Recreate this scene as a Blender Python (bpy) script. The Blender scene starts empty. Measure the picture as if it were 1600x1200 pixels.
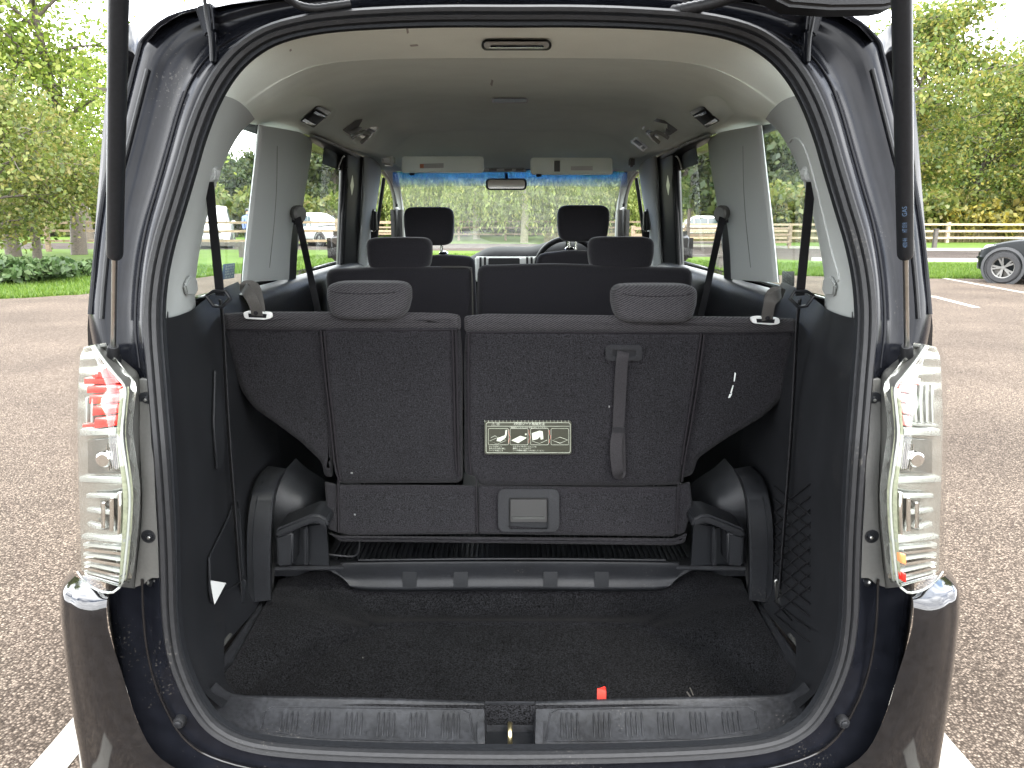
import bpy, bmesh, math, random
import numpy as np
from mathutils import Vector, Matrix
from mathutils.bvhtree import BVHTree
R = math.radians
random.seed(7)
S = bpy.context.scene
C = S.collection
# ---------------------------------------------------------------- camera
F, CX, CY, HC = 1150.0, 797.0, 600.0, 1.40
PITCH = math.atan(260 / F)
CP, SP = math.cos(PITCH), math.sin(PITCH)
cd = bpy.data.cameras.new('camera')
cam = bpy.data.objects.new('camera', cd); C.objects.link(cam)
cd.sensor_width = 36; cd.lens = 36 * F / 1600; cd.shift_x = (800 - CX) / 1600
cd.clip_start = 0.02; cd.clip_end = 3000
cam.location = (0, 0, HC); cam.rotation_euler = (math.pi / 2 - PITCH, 0, 0)
S.camera = cam
# ---------------------------------------------------------------- world, sun, exposure
SUN_EL, SUN_AZ = R(48), R(158)      # azimuth clockwise from +Y: behind the viewer, to the right
w = bpy.data.worlds.new('World'); S.world = w; w.use_nodes = True
nt = w.node_tree; N = nt.nodes; L = nt.links
for n in list(N): N.remove(n)
out = N.new('ShaderNodeOutputWorld'); bg = N.new('ShaderNodeBackground')
sky = N.new('ShaderNodeTexSky'); sky.sky_type = 'NISHITA'; sky.sun_disc = False
sky.sun_elevation = SUN_EL; sky.sun_rotation = SUN_AZ; sky.dust_density = 2.0
tc = N.new('ShaderNodeTexCoord'); mp = N.new('ShaderNodeMapping'); mp.inputs['Scale'].default_value = (1, 1, 2.6)
nz = N.new('ShaderNodeTexNoise'); nz.inputs['Scale'].default_value = 2.3; nz.inputs['Detail'].default_value = 7
rp = N.new('ShaderNodeValToRGB'); rp.color_ramp.elements[0].position = .30; rp.color_ramp.elements[1].position = .52
rp2 = N.new('ShaderNodeValToRGB'); rp2.color_ramp.elements[0].position = .35; rp2.color_ramp.elements[1].position = .75
rp2.color_ramp.elements[0].color = (15.5, 15.6, 15.8, 1); rp2.color_ramp.elements[1].color = (7.5, 7.8, 8.2, 1)
nz2 = N.new('ShaderNodeTexNoise'); nz2.inputs['Scale'].default_value = 4.0; nz2.inputs['Detail'].default_value = 6
mx = N.new('ShaderNodeMix'); mx.data_type = 'RGBA'
L.new(tc.outputs['Generated'], mp.inputs['Vector']); L.new(mp.outputs['Vector'], nz.inputs['Vector']); L.new(mp.outputs['Vector'], nz2.inputs['Vector'])
L.new(nz.outputs['Fac'], rp.inputs['Fac']); L.new(nz2.outputs['Fac'], rp2.inputs['Fac'])
L.new(rp.outputs['Color'], mx.inputs['Factor']); L.new(sky.outputs['Color'], mx.inputs['A']); L.new(rp2.outputs['Color'], mx.inputs['B'])
L.new(mx.outputs['Result'], bg.inputs['Color']); bg.inputs['Strength'].default_value = 0.15
L.new(bg.outputs['Background'], out.inputs['Surface'])
sd = bpy.data.lights.new('sun', 'SUN'); sun = bpy.data.objects.new('sun', sd); C.objects.link(sun)
sd.energy = 0.9; sd.angle = R(16); sd.color = (1, .95, .87)
sun.rotation_euler = (math.pi / 2 - SUN_EL, 0, math.pi - SUN_AZ); sun.location = (3, -6, 30)
S.view_settings.view_transform = 'Standard'; S.view_settings.look = 'None'
S.view_settings.gamma = 1; S.view_settings.use_curve_mapping = False
S.view_settings.exposure = 2.8
cy = S.cycles
cy.max_bounces = 12; cy.diffuse_bounces = 7; cy.glossy_bounces = 5; cy.transmission_bounces = 8; cy.transparent_max_bounces = 24
cy.use_denoising = True
cy.caustics_reflective = False; cy.caustics_refractive = False
cy.sample_clamp_indirect = 8

# ---------------------------------------------------------------- picture-to-place helpers (used to measure distances only)
def ray(px, py):
    u, v = (px - CX) / F, (CY - py) / F
    return Vector((u, CP + v * SP, -SP + v * CP))
O = Vector((0, 0, HC))
def P(px, py, Y):
    d = ray(px, py); return O + d * (Y / d.y)
def PZ(px, py, z=0.0):
    d = ray(px, py); return O + d * ((z - HC) / d.z)
def yo(z): return 1.20 + .14 * min(1, max(0, (z - 1.0) / .72))
def PO(px, py, dy=0.0):                     # on the plane of the tailgate opening, shifted forward by dy
    Y = 1.25
    for _ in range(12): Y = yo(P(px, py, Y).z) + dy
    return P(px, py, Y)
def xs(z, Y=2.0):                            # half width of the cabin side at height z
    a = .785 - .105 * min(1, max(0, (z - 1.15) / .55)) ** 1.15
    return a - .035 * max(0, Y - 3.3)
def PSd(px, py, inset=0.0):                  # on the cabin side
    Y = 2.4
    for _ in range(40):
        p = P(px, py, Y); t = (xs(p.z, p.y) - inset) / max(1e-4, abs(p.x)); Y = Y * (1 + .7 * (t - 1))
    return P(px, py, Y)
def mxp(px): return 2 * CX - px
def mir(v): return Vector((-v.x, v.y, v.z))

# ---------------------------------------------------------------- materials
MATS = {}
def mat(name, col, rough=.6, metal=0.0, noise=0.0, nscale=300, bump=0.0, bscale=400, coat=0.0, sheen=0.0, spec=.5, detail=3, big=0.0, dust=0.0):
    m = bpy.data.materials.new(name); m.use_nodes = True; t = m.node_tree; b = t.nodes['Principled BSDF']
    b.inputs['Base Color'].default_value = (*col, 1); b.inputs['Roughness'].default_value = rough
    b.inputs['Metallic'].default_value = metal; b.inputs['Coat Weight'].default_value = coat
    b.inputs['Coat Roughness'].default_value = .04
    b.inputs['Sheen Weight'].default_value = sheen; b.inputs['Specular IOR Level'].default_value = spec
    g = t.nodes.new('ShaderNodeNewGeometry')
    src = None
    if noise:
        n = t.nodes.new('ShaderNodeTexNoise'); n.inputs['Scale'].default_value = nscale; n.inputs['Detail'].default_value = detail
        t.links.new(g.outputs['Position'], n.inputs['Vector'])
        mr = t.nodes.new('ShaderNodeMapRange'); mr.inputs[1].default_value = .3; mr.inputs[2].default_value = .7
        mr.inputs[3].default_value = 1 - noise; mr.inputs[4].default_value = 1 + noise
        t.links.new(n.outputs['Fac'], mr.inputs[0])
        vm = t.nodes.new('ShaderNodeVectorMath'); vm.operation = 'SCALE'; vm.inputs[0].default_value = col
        t.links.new(mr.outputs[0], vm.inputs['Scale']); src = vm.outputs[0]
        if big:
            n2 = t.nodes.new('ShaderNodeTexNoise'); n2.inputs['Scale'].default_value = 9; n2.inputs['Detail'].default_value = 5
            t.links.new(g.outputs['Position'], n2.inputs['Vector'])
            mr2 = t.nodes.new('ShaderNodeMapRange'); mr2.inputs[1].default_value = .3; mr2.inputs[2].default_value = .7
            mr2.inputs[3].default_value = 1 - big; mr2.inputs[4].default_value = 1 + big
            t.links.new(n2.outputs['Fac'], mr2.inputs[0])
            v2 = t.nodes.new('ShaderNodeVectorMath'); v2.operation = 'SCALE'
            t.links.new(src, v2.inputs[0]); t.links.new(mr2.outputs[0], v2.inputs['Scale']); src = v2.outputs[0]
        t.links.new(src, b.inputs['Base Color'])
    if dust:
        n3 = t.nodes.new('ShaderNodeTexNoise'); n3.inputs['Scale'].default_value = 210; n3.inputs['Detail'].default_value = 1; t.links.new(g.outputs['Position'], n3.inputs['Vector'])
        n4 = t.nodes.new('ShaderNodeTexNoise'); n4.inputs['Scale'].default_value = 7; n4.inputs['Detail'].default_value = 3; t.links.new(g.outputs['Position'], n4.inputs['Vector'])
        ad = t.nodes.new('ShaderNodeMath'); ad.operation = 'ADD'; t.links.new(n3.outputs['Fac'], ad.inputs[0]); t.links.new(n4.outputs['Fac'], ad.inputs[1])
        mr3 = t.nodes.new('ShaderNodeMapRange'); mr3.inputs[1].default_value = 1.28; mr3.inputs[2].default_value = 1.38; mr3.inputs[4].default_value = dust; t.links.new(ad.outputs[0], mr3.inputs[0])
        mc = t.nodes.new('ShaderNodeMix'); mc.data_type = 'RGBA'; mc.inputs['B'].default_value = (.075, .07, .062, 1); t.links.new(mr3.outputs[0], mc.inputs['Factor'])
        if src is not None: t.links.new(src, mc.inputs['A'])
        else: mc.inputs['A'].default_value = (*col, 1)
        t.links.new(mc.outputs['Result'], b.inputs['Base Color'])
    if bump:
        n = t.nodes.new('ShaderNodeTexNoise'); n.inputs['Scale'].default_value = bscale; n.inputs['Detail'].default_value = 3
        t.links.new(g.outputs['Position'], n.inputs['Vector'])
        bp = t.nodes.new('ShaderNodeBump'); bp.inputs['Strength'].default_value = bump; bp.inputs['Distance'].default_value = .002
        t.links.new(n.outputs['Fac'], bp.inputs['Height']); t.links.new(bp.outputs['Normal'], b.inputs['Normal'])
    MATS[name] = m; return m
def glass(name, tint, rough=0.0, refl=1.0, bottom=None):
    m = bpy.data.materials.new(name); m.use_nodes = True; t = m.node_tree
    for n in list(t.nodes): t.nodes.remove(n)
    o = t.nodes.new('ShaderNodeOutputMaterial'); tr = t.nodes.new('ShaderNodeBsdfTransparent'); gl = t.nodes.new('ShaderNodeBsdfGlossy')
    tr.inputs['Color'].default_value = (*tint, 1); gl.inputs['Roughness'].default_value = rough
    fr = t.nodes.new('ShaderNodeFresnel'); fr.inputs['IOR'].default_value = 1.5
    # same on both faces of a thin pane
    g = t.nodes.new('ShaderNodeNewGeometry'); mm = t.nodes.new('ShaderNodeMath'); mm.operation = 'MULTIPLY'; mm.inputs[1].default_value = refl
    iv = t.nodes.new('ShaderNodeMapRange'); iv.inputs[3].default_value = 1.5; iv.inputs[4].default_value = 1 / 1.5
    t.links.new(g.outputs['Backfacing'], iv.inputs[0]); t.links.new(iv.outputs[0], fr.inputs['IOR'])
    ms = t.nodes.new('ShaderNodeMixShader'); t.links.new(fr.outputs[0], mm.inputs[0]); t.links.new(mm.outputs[0], ms.inputs[0])
    t.links.new(tr.outputs[0], ms.inputs[1]); t.links.new(gl.outputs[0], ms.inputs[2]); t.links.new(ms.outputs[0], o.inputs['Surface'])
    MATS[name] = m; return m
mat('dash', (0.0096, 0.01, 0.0112), .85, noise=.2, nscale=200, spec=.15)
mat('handle_grey', (0.0095, 0.0098, 0.0098), .42)
mat('paddle_grey', (0.017, 0.0182, 0.017), .45)
mat('paint', (0.0045, 0.0044, 0.0048), .07, noise=.25, nscale=60)
mat('jamb_paint', (.0040, .0044, .0060), .16, noise=.2, nscale=40, spec=.10, dust=.35)
mat('rubber', (0.0078, 0.0081, 0.009), .5, noise=.2, nscale=90, bump=.15, bscale=700, spec=0.25, dust=0.35)
mat('scuff_mark', (.42, .42, .40), .9)
mat('headliner', (.83, .905, .855), .92, noise=.05, nscale=900, bump=.15, bscale=900, big=.03, spec=0.1)
mat('grey_trim', (0.2788, 0.29274, 0.28577), .5, noise=.04, nscale=700, bump=.08, bscale=1200, big=.02, spec=0.3)
mat('black_plastic', (0.00825, 0.0088, 0.01018), .48, noise=.25, nscale=250, bump=.18, bscale=1500, big=.2, spec=0.22, dust=0.35)
mat('sill_plastic', (0.01054, 0.01104, 0.0124), .42, noise=.35, nscale=120, bump=.2, bscale=1500, big=.35, spec=0.22, dust=.5)
mat('dark_plastic', (0.0072, 0.0078, 0.009), .4, noise=.2, nscale=200, spec=0.2)
mat('panel_grey', (0.0432, 0.0432, 0.04032), .45, noise=.1, nscale=200, bump=.06, bscale=1500)
mat('seat_fabric', (.0105, .0101, .0115), .95, noise=.8, nscale=430, bump=.7, bscale=480, sheen=.03, detail=1, big=.06, spec=0.08)
mat('seat_dark', (0.01634, 0.01559, 0.01856), .95, noise=.3, nscale=500, bump=.3, bscale=700, sheen=.15, spec=0.1)
mat('piping', (0.01, 0.009, 0.0105), .7, noise=.3, nscale=800, spec=0.1)
mat('belt', (0.0088, 0.0088, 0.0099), .7, noise=.3, nscale=900, bump=.3, bscale=1500, spec=0.15)
mat('strap_dark', (0.018, 0.0171, 0.01845), .8, noise=.4, nscale=700, bump=.4, bscale=1500, spec=0.1)
mat('belt_grey', (0.04675, 0.044, 0.04015), .8, noise=.35, nscale=900, bump=.4, bscale=1500)
mat('carpet', (0.0066, 0.0067, 0.0074), 1.0, noise=.95, nscale=300, bump=.9, bscale=420, sheen=.015, detail=1, big=.2, spec=0.03)
mat('chrome', (.75, .75, .74), .12, 1.0)
mat('satin_metal', (.45, .45, .43), .28, 1.0, noise=.1, nscale=60)
mat('brass', (.42, .36, .20), .35, 1.0, noise=.2, nscale=300)
mat('silver_plastic', (0.4675, 0.476, 0.4675), .35)
mat('lint', (.10, .10, .10), .9)
mat('white_paper', (0.432, 0.444, 0.432), .8)
mat('white_print', (0.372, 0.396, 0.33), .7)
mat('red_print', (.5, .16, .12), .7)
mat('label_film', (0.0275, 0.0285, 0.021), .35, noise=.1, nscale=400)
mat('blue_print', (0.05, 0.085, 0.14), .7)
mat('red_fabric', (0.434, 0.0245, 0.0175), .8, noise=.15, nscale=500, spec=0.08)
mat('lamp_white', (0.19425, 0.20475, 0.189), .2, noise=.05, nscale=80)
mat('lamp_chrome', (0.38, 0.39, 0.36), .22, .85, noise=.06, nscale=120)
mat('lamp_dark', (0.12, 0.125, 0.115), .15, .6)
mat('lamp_green', (0.2, 0.21, 0.15), .2, noise=.2, nscale=160)
mat('lamp_red', (0.45, 0.0135, 0.00975), .25, spec=0.3)
mat('lamp_red_glare', (0.42, 0.14, 0.133), .3)
mat('lamp_amber', (0.45, 0.15, 0.054), .3)
mat('mirror_face', (.5, .5, .48), .04, 1.0)
mat('tyre', (0.0117, 0.0117, 0.01235), .8, noise=.3, nscale=60)
mat('alloy', (.11, .108, .102), .35, .8, spec=0.3)
mat('white_car', (0.4712, 0.4836, 0.4712), .3, coat=.8)
mat('black_car', (.004, .005, .0055), .3, spec=.12)
mat('silver_car', (0.341, 0.3596, 0.3472), .35, coat=.8)
mat('car_glass', (.03, .045, .045), .05, spec=.8)
mat('car_trim', (.014, .015, .016), .45)
mat('headlamp', (.6, .63, .63), .08, .3)
mat('plate_white', (0.465, 0.4774, 0.4464), .5)
mat('skin', (.5, .29, .2), .6)
mat('blue_cloth', (.13, .17, .36), .9)
mat('dark_cloth', (.04, .045, .07), .9)
mat('concrete', (0.216, 0.204, 0.18), .9, noise=.2, nscale=20)
glass('clear_glass', (.93, .96, .94), 0, .6)
glass('screen_glass', (.93, .97, .93))
def dusty(m, amt):
    t = m.node_tree; o = [n for n in t.nodes if n.type == 'OUTPUT_MATERIAL'][0]; s = o.inputs['Surface'].links[0].from_socket
    d = t.nodes.new('ShaderNodeBsdfTranslucent'); d.inputs[0].default_value = (.85, .87, .80, 1); ms = t.nodes.new('ShaderNodeMixShader')
    g = t.nodes.new('ShaderNodeNewGeometry'); n = t.nodes.new('ShaderNodeTexNoise'); n.inputs['Scale'].default_value = 14; n.inputs['Detail'].default_value = 8
    mr = t.nodes.new('ShaderNodeMapRange'); mr.inputs[1].default_value = .35; mr.inputs[2].default_value = .7; mr.inputs[3].default_value = amt * .6; mr.inputs[4].default_value = amt * 1.5
    t.links.new(g.outputs['Position'], n.inputs['Vector']); t.links.new(n.outputs['Fac'], mr.inputs[0]); t.links.new(mr.outputs[0], ms.inputs[0])
    t.links.new(s, ms.inputs[1]); t.links.new(d.outputs[0], ms.inputs[2]); t.links.new(ms.outputs[0], o.inputs['Surface'])
dusty(MATS['screen_glass'], .018)
glass('tint_glass', (.84, .90, .87), 0, .55)
glass('lens', (.97, .98, .97), .02, 1.0)

def timber(name, col):
    m = mat(name, col, .85); t = m.node_tree; b = t.nodes['Principled BSDF']
    g = t.nodes.new('ShaderNodeNewGeometry'); mp = t.nodes.new('ShaderNodeMapping'); mp.inputs['Scale'].default_value = (2, 14, 14)
    n = t.nodes.new('ShaderNodeTexNoise'); n.inputs['Scale'].default_value = 3; n.inputs['Detail'].default_value = 6
    r = t.nodes.new('ShaderNodeValToRGB'); r.color_ramp.elements[0].color = (*[c * .55 for c in col], 1); r.color_ramp.elements[1].color = (*[c * 1.3 for c in col], 1)
    r.color_ramp.elements[0].position = .3; r.color_ramp.elements[1].position = .7
    t.links.new(g.outputs['Position'], mp.inputs[0]); t.links.new(mp.outputs[0], n.inputs['Vector']); t.links.new(n.outputs['Fac'], r.inputs[0]); t.links.new(r.outputs[0], b.inputs['Base Color'])
timber('pale_timber', (.29, .225, .15)); timber('brown_timber', (.17, .125, .08)); timber('dark_timber', (.06, .052, .045))
timber('bark', (.070, .057, .043)); timber('pale_bark', (.19, .18, .12))

def leaf_mat(name, cols, trans=.45):
    m = bpy.data.materials.new(name); m.use_nodes = True; t = m.node_tree
    for n in list(t.nodes): t.nodes.remove(n)
    o = t.nodes.new('ShaderNodeOutputMaterial'); g = t.nodes.new('ShaderNodeNewGeometry'); r = t.nodes.new('ShaderNodeValToRGB')
    e = r.color_ramp.elements
    while len(e) < len(cols): e.new(.5)
    for i, c in enumerate(cols): e[i].position = i / (len(cols) - 1); e[i].color = (*c, 1)
    t.links.new(g.outputs['Random Per Island'], r.inputs[0])
    d = t.nodes.new('ShaderNodeBsdfDiffuse'); tl = t.nodes.new('ShaderNodeBsdfTranslucent'); gl = t.nodes.new('ShaderNodeBsdfGlossy'); gl.inputs['Roughness'].default_value = .45
    ms = t.nodes.new('ShaderNodeMixShader'); ms.inputs[0].default_value = trans
    ms2 = t.nodes.new('ShaderNodeMixShader'); ms2.inputs[0].default_value = .02
    gm = t.nodes.new('ShaderNodeVectorMath'); gm.operation = 'SCALE'; gm.inputs['Scale'].default_value = .64; t.links.new(r.outputs[0], gm.inputs[0])
    t.links.new(gm.outputs[0], d.inputs[0]); t.links.new(gm.outputs[0], tl.inputs[0])
    t.links.new(d.outputs[0], ms.inputs[1]); t.links.new(tl.outputs[0], ms.inputs[2])
    t.links.new(ms.outputs[0], ms2.inputs[1]); t.links.new(gl.outputs[0], ms2.inputs[2]); t.links.new(ms2.outputs[0], o.inputs[0])
    MATS[name] = m
leaf_mat('leaf_olive', [(.06, .09, .018), (.12, .16, .03), (.18, .205, .045), (.22, .19, .055)])
leaf_mat('leaf_lime', [(.10, .17, .02), (.17, .25, .03), (.24, .31, .05), (.30, .33, .07)])
leaf_mat('leaf_maple', [(.06, .10, .02), (.12, .17, .03), (.19, .22, .04), (.30, .26, .06)])
leaf_mat('leaf_dark', [(.030, .055, .018), (.055, .085, .025), (.085, .115, .03), (.11, .12, .04)])
leaf_mat('leaf_willow', [(.14, .19, .04), (.20, .26, .06), (.26, .32, .08), (.34, .35, .10)])
leaf_mat('leaf_yellow', [(.14, .15, .03), (.24, .22, .04), (.36, .29, .04), (.20, .20, .05)])
leaf_mat('leaf_bramble', [(.03, .06, .02), (.05, .09, .025), (.07, .12, .04), (.09, .13, .05)], .3)
leaf_mat('grass_blade', [(.055, .11, .012), (.08, .15, .016), (.11, .19, .022), (.14, .20, .03)], .4)
leaf_mat('dry_grass', [(.22, .19, .09), (.30, .25, .12), (.20, .20, .07), (.36, .30, .16)], .4)

# ---------------------------------------------------------------- object helpers
def link(name, me, material, parent=None, smooth=False, auto=None):
    if material: me.materials.append(MATS[material])
    if smooth:
        me.polygons.foreach_set('use_smooth', [True] * len(me.polygons))
        if auto is not None:
            me.update(); me.set_sharp_from_angle(angle=R(auto))
    o = bpy.data.objects.new(name, me); C.objects.link(o)
    if parent is not None: put(o, parent)
    return o
def put(o, parent):
    o.parent = parent
    m = Matrix.Identity(4); q = parent
    while q is not None: m = q.matrix_basis @ m if q.parent is None else q.matrix_parent_inverse @ q.matrix_basis @ m; q = q.parent
    o.matrix_parent_inverse = m.inverted()
def mesh(name, vs, fs, material, parent=None, smooth=False, auto=None):
    me = bpy.data.meshes.new(name); me.from_pydata([tuple(v) for v in vs], [], fs); me.update()
    return link(name, me, material, parent, smooth, auto)
def fromb(name, bm, material, parent=None, smooth=True, auto=35):
    bmesh.ops.recalc_face_normals(bm, faces=bm.faces[:])
    me = bpy.data.meshes.new(name); bm.to_mesh(me); bm.free(); return link(name, me, material, parent, smooth, auto)
def empty(name, loc, label, cat, group=None, rz=0.0):
    o = bpy.data.objects.new(name, None); C.objects.link(o); o.location = loc; o.rotation_euler = (0, 0, rz); o.empty_display_size = .2
    return tag(o, label, cat, group)
def tag(o, label=None, cat=None, group=None, kind=None):
    if label: o['label'] = label
    if cat: o['category'] = cat
    if group: o['group'] = group
    if kind: o['kind'] = kind
    return o
def cr(pts, n, closed=False):                # catmull-rom through points, n samples per span
    pts = [Vector(p) for p in pts]; k = len(pts); res = []
    spans = k if closed else k - 1
    for i in range(spans):
        if closed: a, b, c, d = pts[(i - 1) % k], pts[i], pts[(i + 1) % k], pts[(i + 2) % k]
        else:
            b, c = pts[i], pts[i + 1]; a = pts[i - 1] if i > 0 else b * 2 - c; d = pts[i + 2] if i + 2 < k else c * 2 - b
        for j in range(n):
            t = j / n
            res.append(.5 * ((2 * b) + (c - a) * t + (2 * a - 5 * b + 4 * c - d) * t * t + (3 * b - a - 3 * c + d) * t ** 3))
    if not closed: res.append(pts[-1])
    return res
def grid(name, rows, material, parent=None, smooth=True, auto=None, closed=False, thick=0.0):
    n = len(rows[0]); vs = [v for r in rows for v in r]; fs = []
    for i in range(len(rows) - 1):
        for j in range(n if closed else n - 1):
            a, b = i * n + j, i * n + (j + 1) % n
            fs.append((a, b, b + n, a + n))
    o = mesh(name, vs, fs, material, parent, smooth, auto)
    if thick: md = o.modifiers.new('thick', 'SOLIDIFY'); md.thickness = thick; md.offset = 0
    return o
def loft(name, rows, material, parent=None, nu=4, nv=4, thick=0.0, auto=None):
    rows = [cr(r, nv) if nv > 1 else [Vector(p) for p in r] for r in rows]
    if nu > 1:
        cols = [cr([r[j] for r in rows], nu) for j in range(len(rows[0]))]
        rows = [[c[i] for c in cols] for i in range(len(cols[0]))]
    return grid(name, rows, material, parent, True, auto, thick=thick)
def sweep(name, path, prof, material, parent=None, closed=False, axis=None, smooth=True, auto=40, scale=None):
    n = len(path); m = len(prof); vs = []; fs = []; ax = Vector(axis) if axis is not None else None; last = None
    for i, p in enumerate(path):
        a = path[(i - 1) % n] if (closed or i > 0) else p; b = path[(i + 1) % n] if (closed or i < n - 1) else p
        t = (b - a).normalized()
        if ax is not None: A = ax
        else:
            A = last if last is not None else (Vector((0, 0, 1)) if abs(t.z) < .9 else Vector((1, 0, 0)))
        Nn = t.cross(A).normalized(); A2 = Nn.cross(t).normalized(); last = A2
        s = scale[i] if scale else 1
        vs += [p + Nn * (u * s) + A2 * (v * s) for u, v in prof]
    for i in range(n if closed else n - 1):
        for j in range(m):
            a, b = i * m + j, i * m + (j + 1) % m; c, d = ((i + 1) % n) * m + (j + 1) % m, ((i + 1) % n) * m + j
            fs.append((a, b, c, d))
    if not closed: fs += [tuple(range(m)), tuple(range((n - 1) * m, n * m))[::-1]]
    me = bpy.data.meshes.new(name); me.from_pydata([tuple(v) for v in vs], [], fs)
    bm = bmesh.new(); bm.from_mesh(me); bmesh.ops.recalc_face_normals(bm, faces=bm.faces[:]); bm.to_mesh(me); bm.free()
    return link(name, me, material, parent, smooth, auto)
def circ(r, n=10, sx=1, sy=1): return [(r * sx * math.cos(2 * math.pi * i / n), r * sy * math.sin(2 * math.pi * i / n)) for i in range(n)]
def tube(name, path, r, material, parent=None, n=10, closed=False, scale=None): return sweep(name, [Vector(p) for p in path], circ(r, n), material, parent, closed, scale=scale)
def strap(name, path, w, th, material, parent=None, axis=(0, 1, 0)):
    return sweep(name, [Vector(p) for p in path], [(-w / 2, -th / 2), (w / 2, -th / 2), (w / 2, th / 2), (-w / 2, th / 2)], material, parent, axis=axis, auto=30)
def prism(name, pts, off, material, parent=None, bev=0.0, seg=3, auto=40):
    bm = bmesh.new(); off = Vector(off)
    f = bm.faces.new([bm.verts.new(p) for p in pts]); r = bmesh.ops.extrude_face_region(bm, geom=[f])
    bmesh.ops.translate(bm, verts=[v for v in r['geom'] if isinstance(v, bmesh.types.BMVert)], vec=off)
    bm.normal_update(); bmesh.ops.recalc_face_normals(bm, faces=bm.faces[:])
    if bev:
        es = [e for e in bm.edges if e.calc_face_angle(0) > R(35)]
        bmesh.ops.bevel(bm, geom=es, offset=bev, segments=seg, affect='EDGES', clamp_overlap=True)
    return fromb(name, bm, material, parent, True, auto)
def rbox(name, c, size, material, parent=None, bev=.005, seg=3, rot=None, auto=40):
    bm = bmesh.new(); bmesh.ops.create_cube(bm, size=1)
    bmesh.ops.scale(bm, vec=size, verts=bm.verts[:])
    if bev: bmesh.ops.bevel(bm, geom=bm.edges[:], offset=bev, segments=seg, affect='EDGES', clamp_overlap=True)
    if rot is not None: bmesh.ops.rotate(bm, matrix=rot, verts=bm.verts[:])
    bmesh.ops.translate(bm, vec=c, verts=bm.verts[:])
    return fromb(name, bm, material, parent, True, auto)
def lathe(name, prof, material, parent=None, n=24, mtx=None):
    vs = []; fs = []; k = len(prof)
    for i in range(n):
        a = 2 * math.pi * i / n
        for r, z in prof: vs.append(Vector((r * math.cos(a), r * math.sin(a), z)))
    for i in range(n):
        for j in range(k - 1): fs.append((i * k + j, ((i + 1) % n) * k + j, ((i + 1) % n) * k + j + 1, i * k + j + 1))
    if mtx is not None: vs = [mtx @ v for v in vs]
    return mesh(name, vs, fs, material, parent, True, 40)
def rotto(d): return Vector(d).normalized().to_track_quat('Z', 'Y').to_matrix().to_4x4()
def disc(name, p, d, r, h, material, parent, n=16):    # short domed cylinder, base at p, along d
    return lathe(name, [(0.0001, h), (r * .8, h), (r, h * .7), (r, -.002)], material, parent, n, Matrix.Translation(p) @ rotto(d))
def rrect(px0, py0, px1, py1, r, n=4):
    pts = []
    for cx, cyy, a0 in ((px1 - r, py0 + r, -90), (px1 - r, py1 - r, 0), (px0 + r, py1 - r, 90), (px0 + r, py0 + r, 180)):
        for i in range(n + 1):
            a = R(a0 + 90 * i / n); pts.append((cx + r * math.cos(a), cyy + r * math.sin(a)))
    return pts
class Surf:
    def __init__(s, *objs):
        vs = []; fs = []
        for o in objs:
            k = len(vs); vs += [v.co.copy() for v in o.data.vertices]; fs += [tuple(i + k for i in p.vertices) for p in o.data.polygons]
        s.b = BVHTree.FromPolygons(vs, fs)
    def at(s, px, py, lift=0.0):
        d = ray(px, py).normalized(); h = s.b.ray_cast(O, d)
        if h[0] is None: raise RuntimeError('no hit %s %s' % (px, py))
        n = h[1] if h[1].dot(d) < 0 else -h[1]
        return h[0] + n * lift, n
    def pts(s, L, lift=0.0): return [s.at(a, b, lift)[0] for a, b in L]
_fontcache = {}
def textmesh(body, size):
    cu = bpy.data.curves.new('writing', 'FONT'); cu.body = body; cu.size = size; cu.align_x = 'CENTER'; cu.align_y = 'CENTER'; cu.resolution_u = 2
    o = bpy.data.objects.new('writing', cu); C.objects.link(o); bpy.context.view_layer.update()
    me = bpy.data.meshes.new_from_object(o.evaluated_get(bpy.context.evaluated_depsgraph_get()))
    bpy.data.objects.remove(o); me.materials.clear(); return me
def writing(name, body, size, p, n, up, material, parent, width=None):
    me = textmesh(body, size)
    if width:
        xsz = [v.co.x for v in me.vertices]; k = width / max(1e-6, max(xsz) - min(xsz))
        for v in me.vertices: v.co.x *= k
    n = Vector(n).normalized(); x = Vector(up).cross(n).normalized(); y = n.cross(x)
    M = Matrix((x, y, n)).transposed().to_4x4(); M.translation = p
    me.transform(M); return link(name, me, material, parent)
# ================================================================ SETTING
def ground_mat():
    m = bpy.data.materials.new('turf'); m.use_nodes = True; t = m.node_tree; b = t.nodes['Principled BSDF']; b.inputs['Roughness'].default_value = 1
    b.inputs['Specular IOR Level'].default_value = .1
    g = t.nodes.new('ShaderNodeNewGeometry'); n = t.nodes.new('ShaderNodeTexNoise'); n.inputs['Scale'].default_value = 9; n.inputs['Detail'].default_value = 8
    n2 = t.nodes.new('ShaderNodeTexNoise'); n2.inputs['Scale'].default_value = .6; n2.inputs['Detail'].default_value = 4
    r = t.nodes.new('ShaderNodeValToRGB'); e = r.color_ramp.elements; e[0].position = .3; e[0].color = (.030, .054, .008, 1); e[1].position = .7; e[1].color = (.064, .103, .013, 1)
    mixn = t.nodes.new('ShaderNodeMix'); mixn.data_type = 'FLOAT'; mixn.inputs['Factor'].default_value = .45
    t.links.new(g.outputs['Position'], n.inputs['Vector']); t.links.new(g.outputs['Position'], n2.inputs['Vector'])
    t.links.new(n.outputs['Fac'], mixn.inputs['A']); t.links.new(n2.outputs['Fac'], mixn.inputs['B']); t.links.new(mixn.outputs['Result'], r.inputs[0]); t.links.new(r.outputs[0], b.inputs['Base Color'])
    MATS['turf'] = m
ground_mat()
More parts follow.
